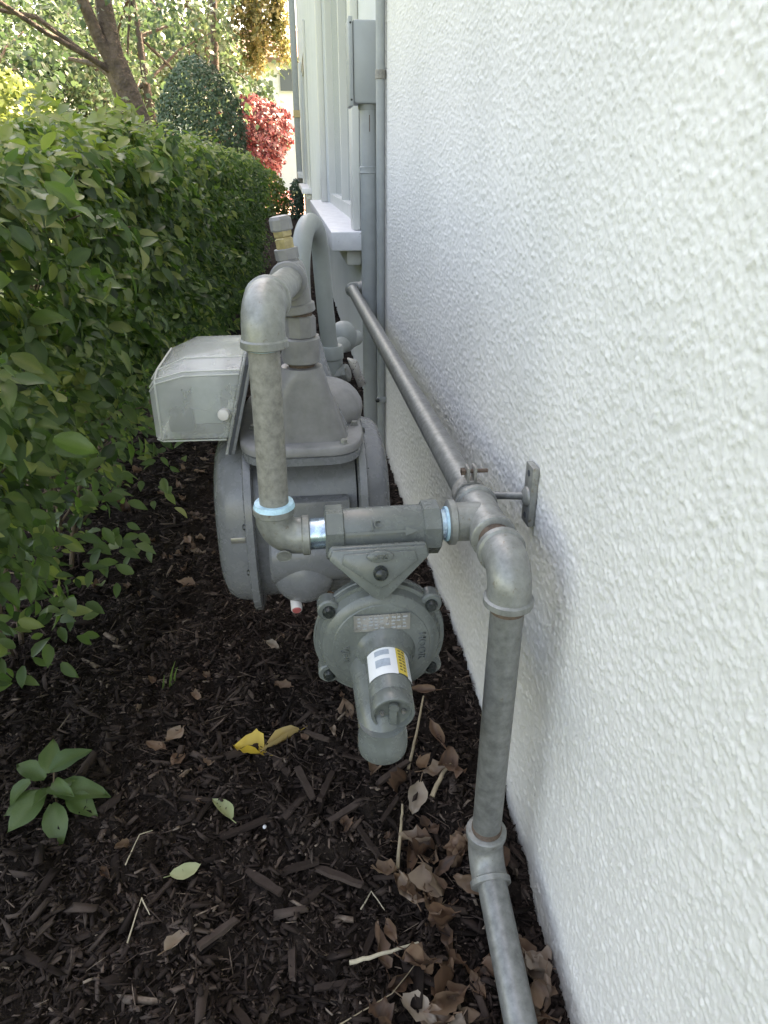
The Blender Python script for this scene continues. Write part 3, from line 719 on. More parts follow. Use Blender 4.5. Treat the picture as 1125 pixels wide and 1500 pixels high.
# ------------------------------------------------------------------ mulch chips (uncountable) as one object
def chips(n, ylo, yhi, lmin, lmax, seed, lift=.004, wmul=(.12, .34), power=1.6, pale=.03):
    r = np.random.default_rng(seed)
    x = -1.05 * r.random(n) + .0; y = ylo + (yhi - ylo) * r.random(n) ** power
    L = lmin + (lmax - lmin) * r.random(n) ** 2.2; Wd = L * (wmul[0] + (wmul[1] - wmul[0]) * r.random(n)); T = Wd * (.25 + .4 * r.random(n))
    x = np.minimum(x, -L * .30 - .004)
    z = gheight(x, y) + lift * r.random(n)
    yaw = r.random(n) * 2 * np.pi; pit = r.normal(0, .22, n); rol = r.normal(0, .45, n)
    corner = np.array([[-.5, -.5, -.5], [.5, -.36, -.5], [.42, .5, -.5], [-.44, .4, -.5], [-.44, -.42, .5], [.46, -.4, .5], [.36, .44, .5], [-.5, .36, .5]])
    c = corner[None] + r.normal(0, .14, (n, 8, 3))
    c = c * np.stack([L, Wd, T], 1)[:, None, :]
    cy, sy = np.cos(yaw), np.sin(yaw); cp, sp = np.cos(pit), np.sin(pit); cr, sr = np.cos(rol), np.sin(rol)
    a = c.copy()
    c[..., 1] = a[..., 1] * cr[:, None] - a[..., 2] * sr[:, None]; c[..., 2] = a[..., 1] * sr[:, None] + a[..., 2] * cr[:, None]
    a = c.copy()
    c[..., 0] = a[..., 0] * cp[:, None] + a[..., 2] * sp[:, None]; c[..., 2] = -a[..., 0] * sp[:, None] + a[..., 2] * cp[:, None]
    a = c.copy()
    c[..., 0] = a[..., 0] * cy[:, None] - a[..., 1] * sy[:, None]; c[..., 1] = a[..., 0] * sy[:, None] + a[..., 1] * cy[:, None]
    c += np.stack([x, y, z], 1)[:, None, :]
    q = np.array([[0, 3, 2, 1], [4, 5, 6, 7], [0, 1, 5, 4], [1, 2, 6, 5], [2, 3, 7, 6], [3, 0, 4, 7]])
    Fq = (q[None] + 8 * np.arange(n)[:, None, None]).reshape(-1, 4)
    t = np.clip(r.normal(.37, .2, n), 0, .88); m = r.random(n) < pale; t[m] = r.uniform(.88, 1.0, m.sum())
    return c.reshape(-1, 3), Fq, np.repeat(t, 8)
sets = [chips(28000, .30, 2.7, .006, .024, 31, .008, (.10, .42)), chips(3600, .30, 2.7, .018, .050, 32, .012, (.10, .30), 1.5, .03), chips(26000, .30, 1.7, .003, .011, 33, .014, (.12, .6), 1.2, .06), chips(7500, .3, 2.6, .010, .045, 34, .016, (.025, .06), 1.2, .16), chips(5000, 2.6, 7.5, .015, .05, 35, .01, (.15, .4), 1.6, .06)]
Vs, Fs, Ts = [], [], []; k = 0
for v, f, t in sets: Vs.append(v); Fs.append(f + k); Ts.append(t); k += len(v)
tag(link('mulch', mesh_np('mulch', np.concatenate(Vs), np.concatenate(Fs), M['chip'], np.concatenate(Ts))), 'loose shredded bark mulch covering the bed beside the wall', 'mulch', kind='stuff')

MARKS = [('the yellow curled leaf', -.43, .97), ('the pale oval leaf', -.472, .832), ('the flat pale leaf', -.517, .735), ('the broad-leaved weed', -.752, .888), ('the grass tuft', -.603, 1.16), ('the regulator vent', -.23, .80), ('the tiny white pebble', -.402, .80), ('the gas meter', -.34, 1.25), ('the lower elbow', -.075, .676), ('the pale dry stick', -.235, .585), ('the small leaf cluster', -.575, .97), ('the shrivelled grey leaf', -.509, .617), ('the round pinkish leaf', -.375, 1.112)]
def near(x, y):
    n, mx_, my_ = min(MARKS, key=lambda m: (m[1] - x) ** 2 + (m[2] - y) ** 2); dx, dy = x - mx_, y - my_
    w = ('beyond ' if dy > 0 else 'in front of ') if abs(dy) > abs(dx) else ('right of ' if dx > 0 else 'left of ')
    return w + n
# larger strips of bark that can be told apart
bark_spots = [(-.43, .80, .085, .3), (-.335, .86, .075, 1.9), (-.375, .905, .06, 2.1), (-.30, .845, .07, 1.2), (-.27, .80, .065, .5), (-.40, .70, .07, 2.4), (-.345, .72, .06, .2), (-.29, .70, .08, 2.6), (-.24, .74, .06, 2.0), (-.20, .79, .055, .9), (-.46, .63, .06, .6), (-.36, .60, .07, 1.6), (-.30, .56, .06, .1), (-.52, .86, .06, 2.8), (-.44, .95, .065, .4), (-.56, .96, .05, 1.4), (-.33, 1.02, .06, .7), (-.24, .90, .06, 2.9), (-.185, .86, .07, .6), (-.42, .53, .06, 2.2), (-.55, .70, .05, .9), (-.25, .62, .065, 1.1), (-.31, .95, .05, 2.5), (-.60, .80, .05, .2)]
for i, (x, y, L, a) in enumerate(bark_spots):
    w = L * random.uniform(.16, .26); t = w * .4
    V = []; F = []; n = 5
    for k in range(n + 1):
        u = k / n - .5; ww = w * (1 - .9 * abs(u) ** 2.2) * random.uniform(.75, 1.05); zz = random.uniform(-.0015, .0015)
        for sy, sz in ((-.5, -.5), (.5, -.45), (.42, .5), (-.4, .45)): V.append((u * L + random.uniform(-.003, .003), sy * ww, sz * t + zz))
    for k in range(n):
        for j in range(4): F.append((k * 4 + j, k * 4 + (j + 1) % 4, k * 4 + 4 + (j + 1) % 4, k * 4 + 4 + j))
    F += [(3, 2, 1, 0), (n * 4, n * 4 + 1, n * 4 + 2, n * 4 + 3)]
    o = link('bark_strip', mesh_from('bark_strip', V, F, M['chip'], smooth=False, tint=[random.uniform(.3, .62)] * len(V)))
    o.location = (x, y, gh(x, y) + .014); o.rotation_euler = (random.uniform(-.3, .3), random.uniform(-.12, .12), a)
    tag(o, ('long' if L > .068 else 'short' if L < .056 else 'medium') + ' bark strip lying ' + ('crosswise' if abs(math.cos(a)) > .8 else 'lengthwise' if abs(math.cos(a)) < .45 else 'diagonally') + ' on mulch ' + near(x, y), 'bark strip', 'bark strips lying on the mulch')

# ------------------------------------------------------------------ fallen leaves and sticks
def leaf_mesh(name, mat, L, Wd, curl, fold, tint, seed, n=6, roll=0.0, crump=.06, jag=.19):
    r = random.Random(seed); V = []; F = []; T = []
    skew = r.uniform(-.25, .25)
    for i in range(n + 1):
        u = i / n; w = Wd * (math.sin(math.pi * min(1, u * .93 + .05)) ** .8) * (1 - .25 * u); w *= r.uniform(1 - jag, 1 + jag * .8)
        if i == n: w = Wd * .02
        a = curl * (u - .5); yy = math.sin(a) / max(abs(curl), .05) * L if abs(curl) > .05 else (u - .5) * L
        zz = (1 - math.cos(a)) / max(abs(curl), .05) * L if abs(curl) > .05 else 0
        for j in (-1, -.5, 0, .5, 1):
            h = fold * abs(j) * w + roll * w * j * j * (1 if j > 0 else .5) + r.uniform(-.9, .9) * jag * Wd * (.4 + abs(j)) + crump * Wd * math.sin(u * 7 + j * 2.3 + seed)
            V.append((j * w * .5 * (1 - .25 * abs(roll) * abs(j)) * (1 + skew * j) + skew * L * u * (1 - u), yy + r.uniform(-.03, .03) * L, zz + h)); T.append(min(1, max(0, tint + r.uniform(-.12, .12) - (.12 if j == 0 else 0))))
    for i in range(n):
        for j in range(4): F.append((i * 5 + j, i * 5 + j + 1, i * 5 + 6 + j, i * 5 + 5 + j))
    k = len(V)
    for i in range(3):                       # stalk
        for dx, dz in ((-.0009, 0), (.0009, 0), (0, .0014)):
            V.append((dx, V[2][1] - .006 * i * L / .05, V[2][2] + dz + .001 * i)); T.append(tint * .7)
    for i in range(2):
        for j in range(3): F.append((k + i * 3 + j, k + i * 3 + (j + 1) % 3, k + i * 3 + 3 + (j + 1) % 3, k + i * 3 + 3 + j))
    return mesh_from(name, V, F, mat, True, 179, T)

def lay(o, x, y, lift, rx, ry, rz): o.location = (x, y, gh(x, y) + lift); o.rotation_euler = (rx, ry, rz)

singles = [
 ('fallen_leaf', 'pale_leaf', (-.472, .832), .050, .030, .5, .25, .4, .8, 'pale green oval leaf lying upright on the dark mulch'),
 ('fallen_leaf', 'pale_leaf', (-.517, .735), .046, .030, .35, .1, .8, -1.2, 'flat pale yellowish green leaf with a dark spot on open mulch'),
 ('fallen_leaf', 'dead', (-.375, 1.112), .040, .034, .4, .15, .5, .9, 'round pinkish brown leaf on mulch between the meter and the yellow leaf'),
 ('fallen_leaf', 'dead', (-.252, 1.02), .044, .036, .3, .1, .62, .2, 'round tan leaf on mulch touching the regulator vent'),
 ('fallen_leaf', 'dead', (-.616, 1.521), .050, .034, .8, .2, .55, 1.4, 'tan leaf on mulch beside the meter, nearer one of two'),
 ('fallen_leaf', 'dead', (-.642, 1.773), .055, .034, .9, .3, .5, .4, 'tan curled leaf on mulch beside the meter, further one of two'),
 ('fallen_leaf', 'dead', (-.572, 1.005), .046, .034, 1.2, .3, .72, 2.6, 'greyish leaf standing on edge in the small leaf cluster left of the yellow leaf'),
 ('fallen_leaf', 'dead', (-.598, .965), .036, .028, .9, .2, .5, 1.0, 'small pink brown leaf at the left of the small leaf cluster'),
 ('fallen_leaf', 'dead', (-.555, .945), .036, .026, .8, .3, .35, -.5, 'small reddish leaf at the front of the small leaf cluster'),
 ('fallen_leaf', 'dead', (-.509, .617), .050, .022, .7, .4, .95, -.7, 'thin grey shrivelled leaf on open mulch near the bottom edge'),
 ('fallen_leaf', 'dead', (-.335, .96), .022, .018, .7, .2, .4, .5, 'tiny red brown leaf on mulch right of the yellow leaf'),
 ('fallen_leaf', 'dead', (-.098, .93), .055, .024, 1.2, .5, .45, .3, 'narrow brown leaf standing near the wall behind the tall riser pipe'),
 ('fallen_leaf', 'dead', (-.115, 1.14), .050, .024, .9, .4, .3, .1, 'dark red brown leaf against the wall foot right of the regulator'),
 ('fallen_leaf', 'dead', (-.105, 1.03), .050, .024, .9, .4, .42, 1.3, 'brown leaf flat on mulch between the regulator vent and the wall'),
 ('fallen_leaf', 'dead', (-.036, .575), .046, .038, 1.3, .3, .42, .6, 'orange brown leaf leaning on the wall foot beside the lower pipe'),
 ('fallen_leaf', 'dead', (-.043, .70), .04, .03, 1.2, .3, .2, .2, 'dark red leaf standing between the lower elbow and the wall'),
]
for i, (nm, mt, (x, y), L, Wd, curl, fold, tint, rz, lab) in enumerate(singles):
    o = link(nm, leaf_mesh(nm, M[mt], L, Wd, curl, fold, tint, i + 5, roll=random.uniform(-.1, .3), **(dict(jag=.04, crump=.02) if mt == 'pale_leaf' else dict(jag=.1))))
    lay(o, x, y, .016, random.uniform(-.25, .25) + (.35 if 'upright' in lab or 'standing' in lab or 'leaning' in lab else 0), random.uniform(-.3, .3), rz); tag(o, lab, 'leaf')
# yellow leaf with long rolled end
o = link('fallen_leaf', leaf_mesh('fallen_leaf', M['yellow_leaf'], .060, .046, .5, .25, .5, 77, 8, .5, jag=.1)); lay(o, -.432, .945, .020, .1, .15, 1.25)
tag(o, 'bright yellow curled leaf with a rolled pale end on the mulch', 'leaf')
tl = link('rolled_end', leaf_mesh('rolled_end', M['yellow_leaf'], .085, .018, .5, .8, 1.0, 78, 6, .9, jag=.1), o); tl.location = (.032, -.046, .008); tl.rotation_euler = (-.1, .1, .95)
# litter by the lower elbow
def colour(t): return 'dark brown' if t < .22 else 'brown' if t < .35 else 'reddish tan' if t < .45 else 'dull brown' if t < .55 else 'light brown' if t < .68 else 'tan' if t < .85 else 'pale grey-tan'
lit = []
for mx_, my_, sx, sy, n in ((-.155, .70, .04, .05, 20), (-.145, .585, .05, .06, 20), (-.13, .46, .075, .07, 28), (-.05, .55, .02, .10, 8), (-.165, .80, .05, .05, 7)):
    for k in range(n): lit.append((random.gauss(mx_, sx), random.gauss(my_, sy)))
lspec = [(random.uniform(.030, .064), random.uniform(.018, .040), random.uniform(.5, 2.4), random.uniform(.1, .7), random.choice((.15, .3, .4, .5, .6, .75, .95)), random.uniform(-.5, 1.3), random.uniform(.05, .22)) for k in range(30)]
lmeshes = [leaf_mesh('fallen_leaf', M['dead'], a[0], a[1], a[2], a[3], a[4], 200 + k, 7, a[5], a[6]) for k, a in enumerate(lspec)]
def leaf_words(k, big=True):
    a = lspec[k]; return (('small ' if a[0] < .040 else 'large ' if a[0] > .055 else '') if big else '') + ('tightly curled ' if a[2] > 1.9 else 'curled ' if a[2] > 1.2 else 'flattish ') + colour(a[4])
for k, (x, y) in enumerate(lit):
    x = min(x, -.028)
    o = link('fallen_leaf', lmeshes[k % len(lmeshes)])
    lay(o, x, y, random.uniform(.008, .026), random.gauss(0, .3), random.gauss(0, .4), random.uniform(0, 6.28))
    if abs(x - PXW) < .045 and .3 < y < .66: o.location.z = gh(x, y) + .008
    px_ = 'between the lower pipe and the wall' if x > -.05 else 'against the lower pipe' if x > -.11 else 'beside the lower pipe' if x > -.17 else 'at the litter edge'
    py_ = 'beyond the elbow' if y > .76 else 'level with the elbow' if y > .64 else 'just before the elbow' if y > .54 else 'well before the elbow' if y > .47 else 'at the photo bottom'
    tag(o, leaf_words(k % len(lmeshes)) + ' leaf ' + px_ + ', ' + py_, 'leaf', 'dry leaves heaped round the lower gas pipe')
for k in range(40):
    x = -.68 + .62 * random.random(); y = random.uniform(.62, 1.9)
    kk = random.randrange(30); o = link('fallen_leaf', lmeshes[kk]); s = random.uniform(.3, .62)
    o.scale = (s, s, s); lay(o, x, y, .012, random.uniform(-.4, .4), random.uniform(-.4, .4), random.uniform(0, 6.28))
    tag(o, leaf_words(kk, False) + ' leaf scrap on the mulch ' + near(x, y), 'leaf', 'leaf scraps scattered on the open mulch')
for k in range(70):
    x = random.uniform(-.9, -.45); y = random.uniform(1.5, 3.2)
    kk = random.randrange(30); o = link('fallen_leaf', lmeshes[kk]); s = random.uniform(.5, .9)
    o.scale = (s, s, s); lay(o, x, y, .012, random.uniform(-.4, .4), random.uniform(-.4, .4), random.uniform(0, 6.28))
    dist = 'level with the meter' if y < 1.8 else 'just beyond the meter' if y < 2.2 else 'well beyond the meter' if y < 2.7 else 'far along the hedge'
    tag(o, leaf_words(kk, False) + ' leaf ' + ('deep under the hedge' if x < -.76 else 'at the hedge edge' if x < -.62 else 'out on the bed by the hedge') + ', ' + dist, 'leaf', 'brown leaves fallen under the hedge edge')

def stick(p, r, mat, lab, cat='stick'):
    g0 = gh(p[0][0], p[0][1]); g1 = gh(p[-1][0], p[-1][1]); P = [Vector((x, y, g0 + (g1 - g0) * i / (len(p) - 1) + z)) for i, (x, y, z) in enumerate(p)]; Q = []
    for i in range(len(P) - 1):
        for k in range(5): Q.append(P[i].lerp(P[i + 1], k / 5) + Vector((random.uniform(-1, 1), random.uniform(-1, 1), random.uniform(-1, 1))) * r * .25)
    Q.append(P[-1])
    o = part('stick', sweep(Q, [r * (1 - .5 * i / len(Q)) for i in range(len(Q))], 8), mat, None); tag(o, lab, cat)
stick([(-.283, .578, .020), (-.235, .584, .022), (-.185, .594, .020)], .0032, M['straw_pale'], 'straight pale dry stick lying across the mulch near the bottom edge')
stick([(-.160, .862, .012), (-.135, .93, .022), (-.108, 1.01, .03)], .0030, M['straw'], 'thin brown twig leaning beside the regulator vent')
stick([(-.375, .500, .018), (-.30, .505, .020), (-.23, .535, .016), (-.19, .572, .014)], .0011, M['straw'], 'long hair-thin curved root fibre near the bottom edge')
stick([(-.58, .625, .014), (-.572, .69, .016)], .0012, M['straw_pale'], 'tiny pale straight straw on the open mulch by the flat pale leaf')
stick([(-.572, .69, .016), (-.553, .655, .012)], .0011, M['straw_pale'], 'tiny pale straw crossing another beside the flat pale leaf')
stick([(-.603, .74, .014), (-.592, .79, .018), (-.575, .80, .014)], .0011, M['straw_pale'], 'hooked thread of pale straw on the mulch below the weed')
stick([(-.20, .70, .024), (-.187, .755, .026), (-.18, .79, .022)], .0030, M['straw'], 'grey twig sticking up through the leaf litter by the lower elbow')
stick([(-.13, .80, .016), (-.10, .84, .024), (-.088, .85, .02)], .0042, M['straw'], 'short forked-looking grey twig behind the tall riser pipe')
stick([(-.26, .655, .014), (-.242, .68, .020), (-.225, .655, .014)], .0012, M['straw_pale'], 'bent pale straw on mulch between the regulator and the lower elbow')
stick([(-.085, 1.10, .02), (-.05, 1.15, .05)], .0045, M['straw'], 'stubby brown twig at the wall foot beside the regulator')
o = part('pebble', ellipsoid((-.402, .80, gh(-.402, .80) + .018), .0032, .004, .0026, 8, 5), M['label_white'], None); tag(o, 'tiny white pebble shining on the mulch', 'pebble')

# ------------------------------------------------------------------ leaves in numbers
def leaf_template(rows, cols, wid, fold, droop, wave):
    V = []; F = []
    for i in range(rows + 1):
        u = i / rows; w = wid * max(.02, math.sin(math.pi * min(1, .04 + .96 * u)) ** .75 * (1 - .38 * u) * 1.22)
        for j in range(cols):
            q = -1 + 2 * j / (cols - 1)
            V.append((q * w * .5, u, fold * abs(q) * w + wave * math.sin(u * 9 + q * 2) * abs(q) - droop * u * u))
    for i in range(rows):
        for j in range(cols - 1):
            a = i * cols + j; F += [(a, a + 1, a + cols + 1), (a, a + cols + 1, a + cols)]
    return np.array(V), np.array(F)
LV, LT = leaf_template(4, 3, .50, .22, .16, .012)
NV, NT = leaf_template(6, 5, .50, .22, .16, .02)
NMID = np.tile(np.array([0, .02, .13, .02, 0]), 7)
SV = np.array([[0, 0, 0], [-.36, .45, .08], [.36, .45, .08], [0, 1, -.08]]); SF = np.array([[0, 2, 1], [1, 2, 3]])

def basis(n, d):
    """n unit normals (N,3), d wanted leaf direction; returns rotation matrices with columns x, y(along leaf), z(normal)"""
    d = d - n * (d * n).sum(1, keepdims=True); d /= np.linalg.norm(d, axis=1, keepdims=True) + 1e-9
    x = np.cross(d, n)
    return np.stack([x, d, n], 2)

def leaf_cloud(P, N, D, size, tint, tv, tf):
    B = basis(N / (np.linalg.norm(N, axis=1, keepdims=True) + 1e-9), D)
    V = np.einsum('nij,kj->nki', B, tv) * size[:, None, None] + P[:, None, :]
    Fc = (tf[None] + len(tv) * np.arange(len(P))[:, None, None]).reshape(-1, 3)
    return V.reshape(-1, 3), Fc, np.repeat(tint, len(tv))

# ------------------------------------------------------------------ hedge
hedge = thing('hedge', 'long clipped green hedge with large oval leaves along the mulch bed', 'hedge', (-1.0, 4.0, 0))
HL = 8.2
hn = fft_noise(256, 512, .03, .10, .6, 51); hn2 = fft_noise(256, 512, .03, .25, 1.5, 52)
def face_x(y, z):
    base = np.interp(z, [0, .25, .5, .8, 1.1], [-.96, -.86, -.76, -.71, -.74]) + np.interp(z, [0, .5, .8], [.20, .04, 0]) * np.clip((y - 2.0) / 2.5, 0, 1)
    return base + .010 * y + .045 * sample(hn, y / .03, z / .03) + .03 * sample(hn2, y / .03, z / .03)
def hedge_leaves(n, seed, y0, y1, deep):
    r = np.random.default_rng(seed)
    y = y0 + (y1 - y0) * r.random(n); z = .03 + 1.03 * r.random(n) ** .72
    keep = r.random(n) < np.clip(np.interp(z, [0, .15, .35, .55], [.09, .18, .38, .85]) + .8 * np.clip((y - 2.2) / 2.5, 0, 1), 0, 1)
    y, z = y[keep], z[keep]; n = len(y)
    dep = np.abs(r.normal(0, deep, n))
    x = face_x(y, z) - dep
    zt = 1.03 - .05 * np.clip((2.6 - y) / 1.6, 0, 1) + .03 * sample(hn2, y / .03, x / .03) + .02 * sample(hn, y / .03, x / .03); z = np.minimum(z, zt - .05 * r.random(n))
    N = np.stack([.75 + .5 * r.standard_normal(n), -.25 + .55 * r.standard_normal(n), .65 + .5 * r.standard_normal(n)], 1)
    D = np.stack([.5 + .6 * r.standard_normal(n), .7 * r.standard_normal(n), -.35 + .6 * r.standard_normal(n)], 1)
    return np.stack([x, y, z], 1), N, D, r
def hedge_top(n, seed, y0, y1):
    r = np.random.default_rng(seed)
    y = y0 + (y1 - y0) * r.random(n); x = -.70 + .01 * y - .75 * r.random(n)
    z = 1.03 - .05 * np.clip((2.6 - y) / 1.6, 0, 1) + .03 * sample(hn2, y / .03, x / .03) + .02 * sample(hn, y / .03, x / .03) + np.abs(r.normal(0, .016, n)) - .03 * r.random(n)
    N = np.stack([.3 * r.standard_normal(n), -.35 + .5 * r.standard_normal(n), .8 + .3 * r.standard_normal(n)], 1)
    D = np.stack([.7 * r.standard_normal(n), .7 * r.standard_normal(n), .45 + .4 * r.standard_normal(n)], 1)
    return np.stack([x, y, z], 1), N, D, r
parts_ = []
def collect(P, N, D, r, smin, smax, tm, ts):
    n = len(P); size = smin + (smax - smin) * r.random(n) ** 1.8; t = np.clip(r.normal(tm, ts * 1.2, n) + .28 * np.clip((P[:, 2] - .85) / .2, 0, 1), 0, 1)  # tint rises near the top: brightness of lit upper leaves put into the colour
    yl = r.random(n) < .015; t[yl] = .95
    parts_.append((P, N, D, size, t))
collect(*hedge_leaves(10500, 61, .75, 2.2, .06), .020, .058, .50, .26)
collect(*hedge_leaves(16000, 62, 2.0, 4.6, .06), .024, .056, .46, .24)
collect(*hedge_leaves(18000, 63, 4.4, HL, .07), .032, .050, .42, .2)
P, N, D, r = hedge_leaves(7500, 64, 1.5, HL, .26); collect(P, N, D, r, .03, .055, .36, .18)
collect(*hedge_top(4600, 65, .6, 2.6), .022, .050, .78, .2)  # top leaves tinted brighter, light from above put into the colour
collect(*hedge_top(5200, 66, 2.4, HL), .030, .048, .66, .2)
P, N, D, S_, T_ = [np.concatenate([p[i] for p in parts_]) for i in range(5)]
# sprays leaning out low over the mulch
def spray(c, n, sp, s0, s1, seed):
    r = np.random.default_rng(seed)
    Pp = np.array(c)[None] + r.normal(0, 1, (n, 3)) * np.array(sp)[None]; Pp[:, 2] = np.maximum(Pp[:, 2], .02)
    Nn = np.stack([.3 * r.standard_normal(n), -.5 + .35 * r.standard_normal(n), .8 + .25 * r.standard_normal(n)], 1)
    Dd = np.stack([.4 + .8 * r.standard_normal(n), -.2 + .8 * r.standard_normal(n), -.3 + .3 * r.standard_normal(n)], 1)
    return Pp, Nn, Dd, s0 + (s1 - s0) * r.random(n), np.clip(r.normal(.6, .12, n), 0, 1)
for c, n, sp, s0, s1, sd_ in (((-.73, 1.42, .20), 26, (.05, .08, .05), .03, .048, 71), ((-.83, 1.22, .12), 26, (.05, .07, .04), .03, .05, 72), ((-.69, 1.75, .28), 22, (.05, .09, .05), .028, .045, 73), ((-.80, 1.35, .34), 40, (.06, .12, .08), .03, .05, 75), ((-.80, 1.15, .55), 50, (.05, .12, .10), .03, .052, 76), ((-.78, 1.10, .78), 40, (.05, .12, .1), .032, .056, 77)):
    q = spray(c, n, sp, s0, s1, sd_); P = np.concatenate([P, q[0]]); N = np.concatenate([N, q[1]]); D = np.concatenate([D, q[2]]); S_ = np.concatenate([S_, q[3]]); T_ = np.concatenate([T_, q[4]])
# the 300 leaves that show largest become parts
camp = np.array([-.305, 0, .95]); cf = np.array(cam.matrix_basis.to_quaternion() @ Vector((0, 0, -1))); cr_ = np.array(cam.rotation_euler.to_matrix() @ Vector((1, 0, 0))); cu_ = np.array(cam.rotation_euler.to_matrix() @ Vector((0, 1, 0))); cf = np.array(cam.rotation_euler.to_matrix() @ Vector((0, 0, -1)))
d = P - camp; zc = d @ cf; ok = (zc > .2) & (np.abs(d @ cr_ / np.maximum(zc, .01)) < .56) & (np.abs(d @ cu_ / np.maximum(zc, .01)) < .74)
front = (P[:, 0] > face_x(P[:, 1], P[:, 2]) - .05) | (P[:, 2] > 1.03)
sc = np.where(ok & front, S_ / np.maximum(zc, .2), 0); big = np.argsort(-sc)[:300]; rest = np.ones(len(P), bool); rest[big] = False
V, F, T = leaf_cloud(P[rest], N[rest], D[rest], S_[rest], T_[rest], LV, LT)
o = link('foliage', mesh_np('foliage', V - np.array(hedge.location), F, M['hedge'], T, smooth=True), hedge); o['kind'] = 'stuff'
lm = []
for k in range(8):
    v, _ = leaf_template(6, 5, (.46, .54, .50, .58, .44, .52, .48, .56)[k], (.1, .25, .35, .18, .28, .12, .3, .2)[k], (.05, .2, .3, .12, .25, .35, .1, .18)[k], .022)
    v = v + rng.normal(0, .008, v.shape)
    lm.append(mesh_np('leaf', v, NT, M['hedge'], (.3, .4, .5, .55, .65, .75, .85, .97)[k] + NMID, smooth=True))
Bs = basis(N / np.linalg.norm(N, axis=1, keepdims=True), D)
lv8 = np.array((.3, .4, .5, .55, .65, .75, .85, .97))
for i in big:
    o = link('leaf', lm[int(np.argmin(np.abs(lv8 - T_[i])))], hedge)
    mw = Matrix([list(Bs[i][0]), list(Bs[i][1]), list(Bs[i][2])]).to_4x4() @ Matrix.Scale(float(S_[i]), 4); mw.translation = Vector(P[i]) - hedge.location
    o.matrix_basis = mw
# stems and twigs inside
for k in range(64):
    y = .8 + 7.2 * (k / 64) ** 1.7 + random.uniform(-.06, .06); x0 = -1.0 + random.uniform(-.14, .06) + .01 * y
    Pt = [Vector((x0, y, -.05))]; a = random.uniform(-.4, .4)
    for s in range(7): Pt.append(Pt[-1] + Vector((random.uniform(-.02, .055), random.uniform(-.05, .05) + a * .04, .14)))
    g = Geo().add(sweep(Pt, [.0065 * (1 - .1 * i) for i in range(8)], 7))
    for b_ in range(8):
        s0 = Pt[random.randint(1, 6)]; e = s0 + Vector((random.uniform(.02, .16), random.uniform(-.16, .16), random.uniform(.02, .2)))
        g.add(sweep([s0, s0.lerp(e, .5) + Vector((0, 0, .02)), e], [.0032, .0026, .0015], 5))
    part('stem', g, M['twig'], hedge)

# ------------------------------------------------------------------ small weeds in the mulch
def weed(x, y, leaves, lab, name='weed', sz=.05, h=.06):
    w = thing(name, lab, 'weed', (x, y, gh(x, y)))
    part('stem', sweep([(x, y, gh(x, y) - .01), (x + .004, y, gh(x, y) + h * .6), (x + .01, y + .004, gh(x, y) + h)], [.002, .0018, .0012], 6), M['twig'], w)
    for az, el, s, r0 in leaves:
        o = link('leaf', lm[random.choice((1, 2, 3))], w); dv = Vector((math.cos(az) * math.cos(el), math.sin(az) * math.cos(el), math.sin(el)))
        nv = Vector((-math.cos(az) * math.sin(el), -math.sin(az) * math.sin(el), math.cos(el))) + Vector((random.uniform(-.3, .3), -.25, 0)); nv = (nv - dv * nv.dot(dv)).normalized()
        xv = dv.cross(nv); mb = Matrix((xv, dv, nv)).transposed().to_4x4() @ Matrix.Scale(s, 4); mb.translation = Vector((dv.x * r0, dv.y * r0, h * random.uniform(.35, 1)))
        o.matrix_basis = mb
weed(-.742, .874, [(-.10, .05, .082, .006), (.45, .3, .064, .006), (-2.3, -.3, .072, .012), (-1.25, -.5, .070, .02), (2.7, .35, .060, .008), (1.6, .55, .056, .005), (3.5, -.1, .066, .01), (-.7, .4, .055, .0), (-1.9, .6, .045, .0), (.1, .7, .045, 0), (-.4, -.45, .06, .03), (-2.8, -.6, .055, .03)], 'broad-leaved green weed sprouting from the open mulch in front of the hedge', h=.09)
weed(-.90, .88, [(-.3, .1, .05, .01), (.8, .2, .05, .01), (-1.6, -.2, .05, .01), (2.2, .2, .045, .01)], 'low green weed half under the hedge at the photo edge')
bl = thing('grass_tuft', 'thin green grass blades growing alone in the mulch', 'grass', (-.603, 1.16, gh(-.603, 1.16)))
for dx, h, lean in ((0, .075, .018), (-.014, .045, .006), (.008, .05, .012)):
    x0, y0 = -.603 + dx, 1.16; z0 = gh(x0, y0); V = []
    for i in range(5):
        u = i / 4; w = .0035 * (1 - u) + .0004; V += [(x0 + lean * u * u - w, y0, z0 - .01 + h * u), (x0 + lean * u * u, y0 + w * .6, z0 - .01 + h * u), (x0 + lean * u * u + w, y0, z0 - .01 + h * u)]
    F = []
    for i in range(4): F += [(i * 3, i * 3 + 1, i * 3 + 4, i * 3 + 3), (i * 3 + 1, i * 3 + 2, i * 3 + 5, i * 3 + 4)]
    b_ = part('blade', (V, F), M['hedge'], bl); at = b_.data.attributes.new('tint', 'FLOAT', 'POINT'); at.data.foreach_set('value', np.full(len(V), .7, np.float32))

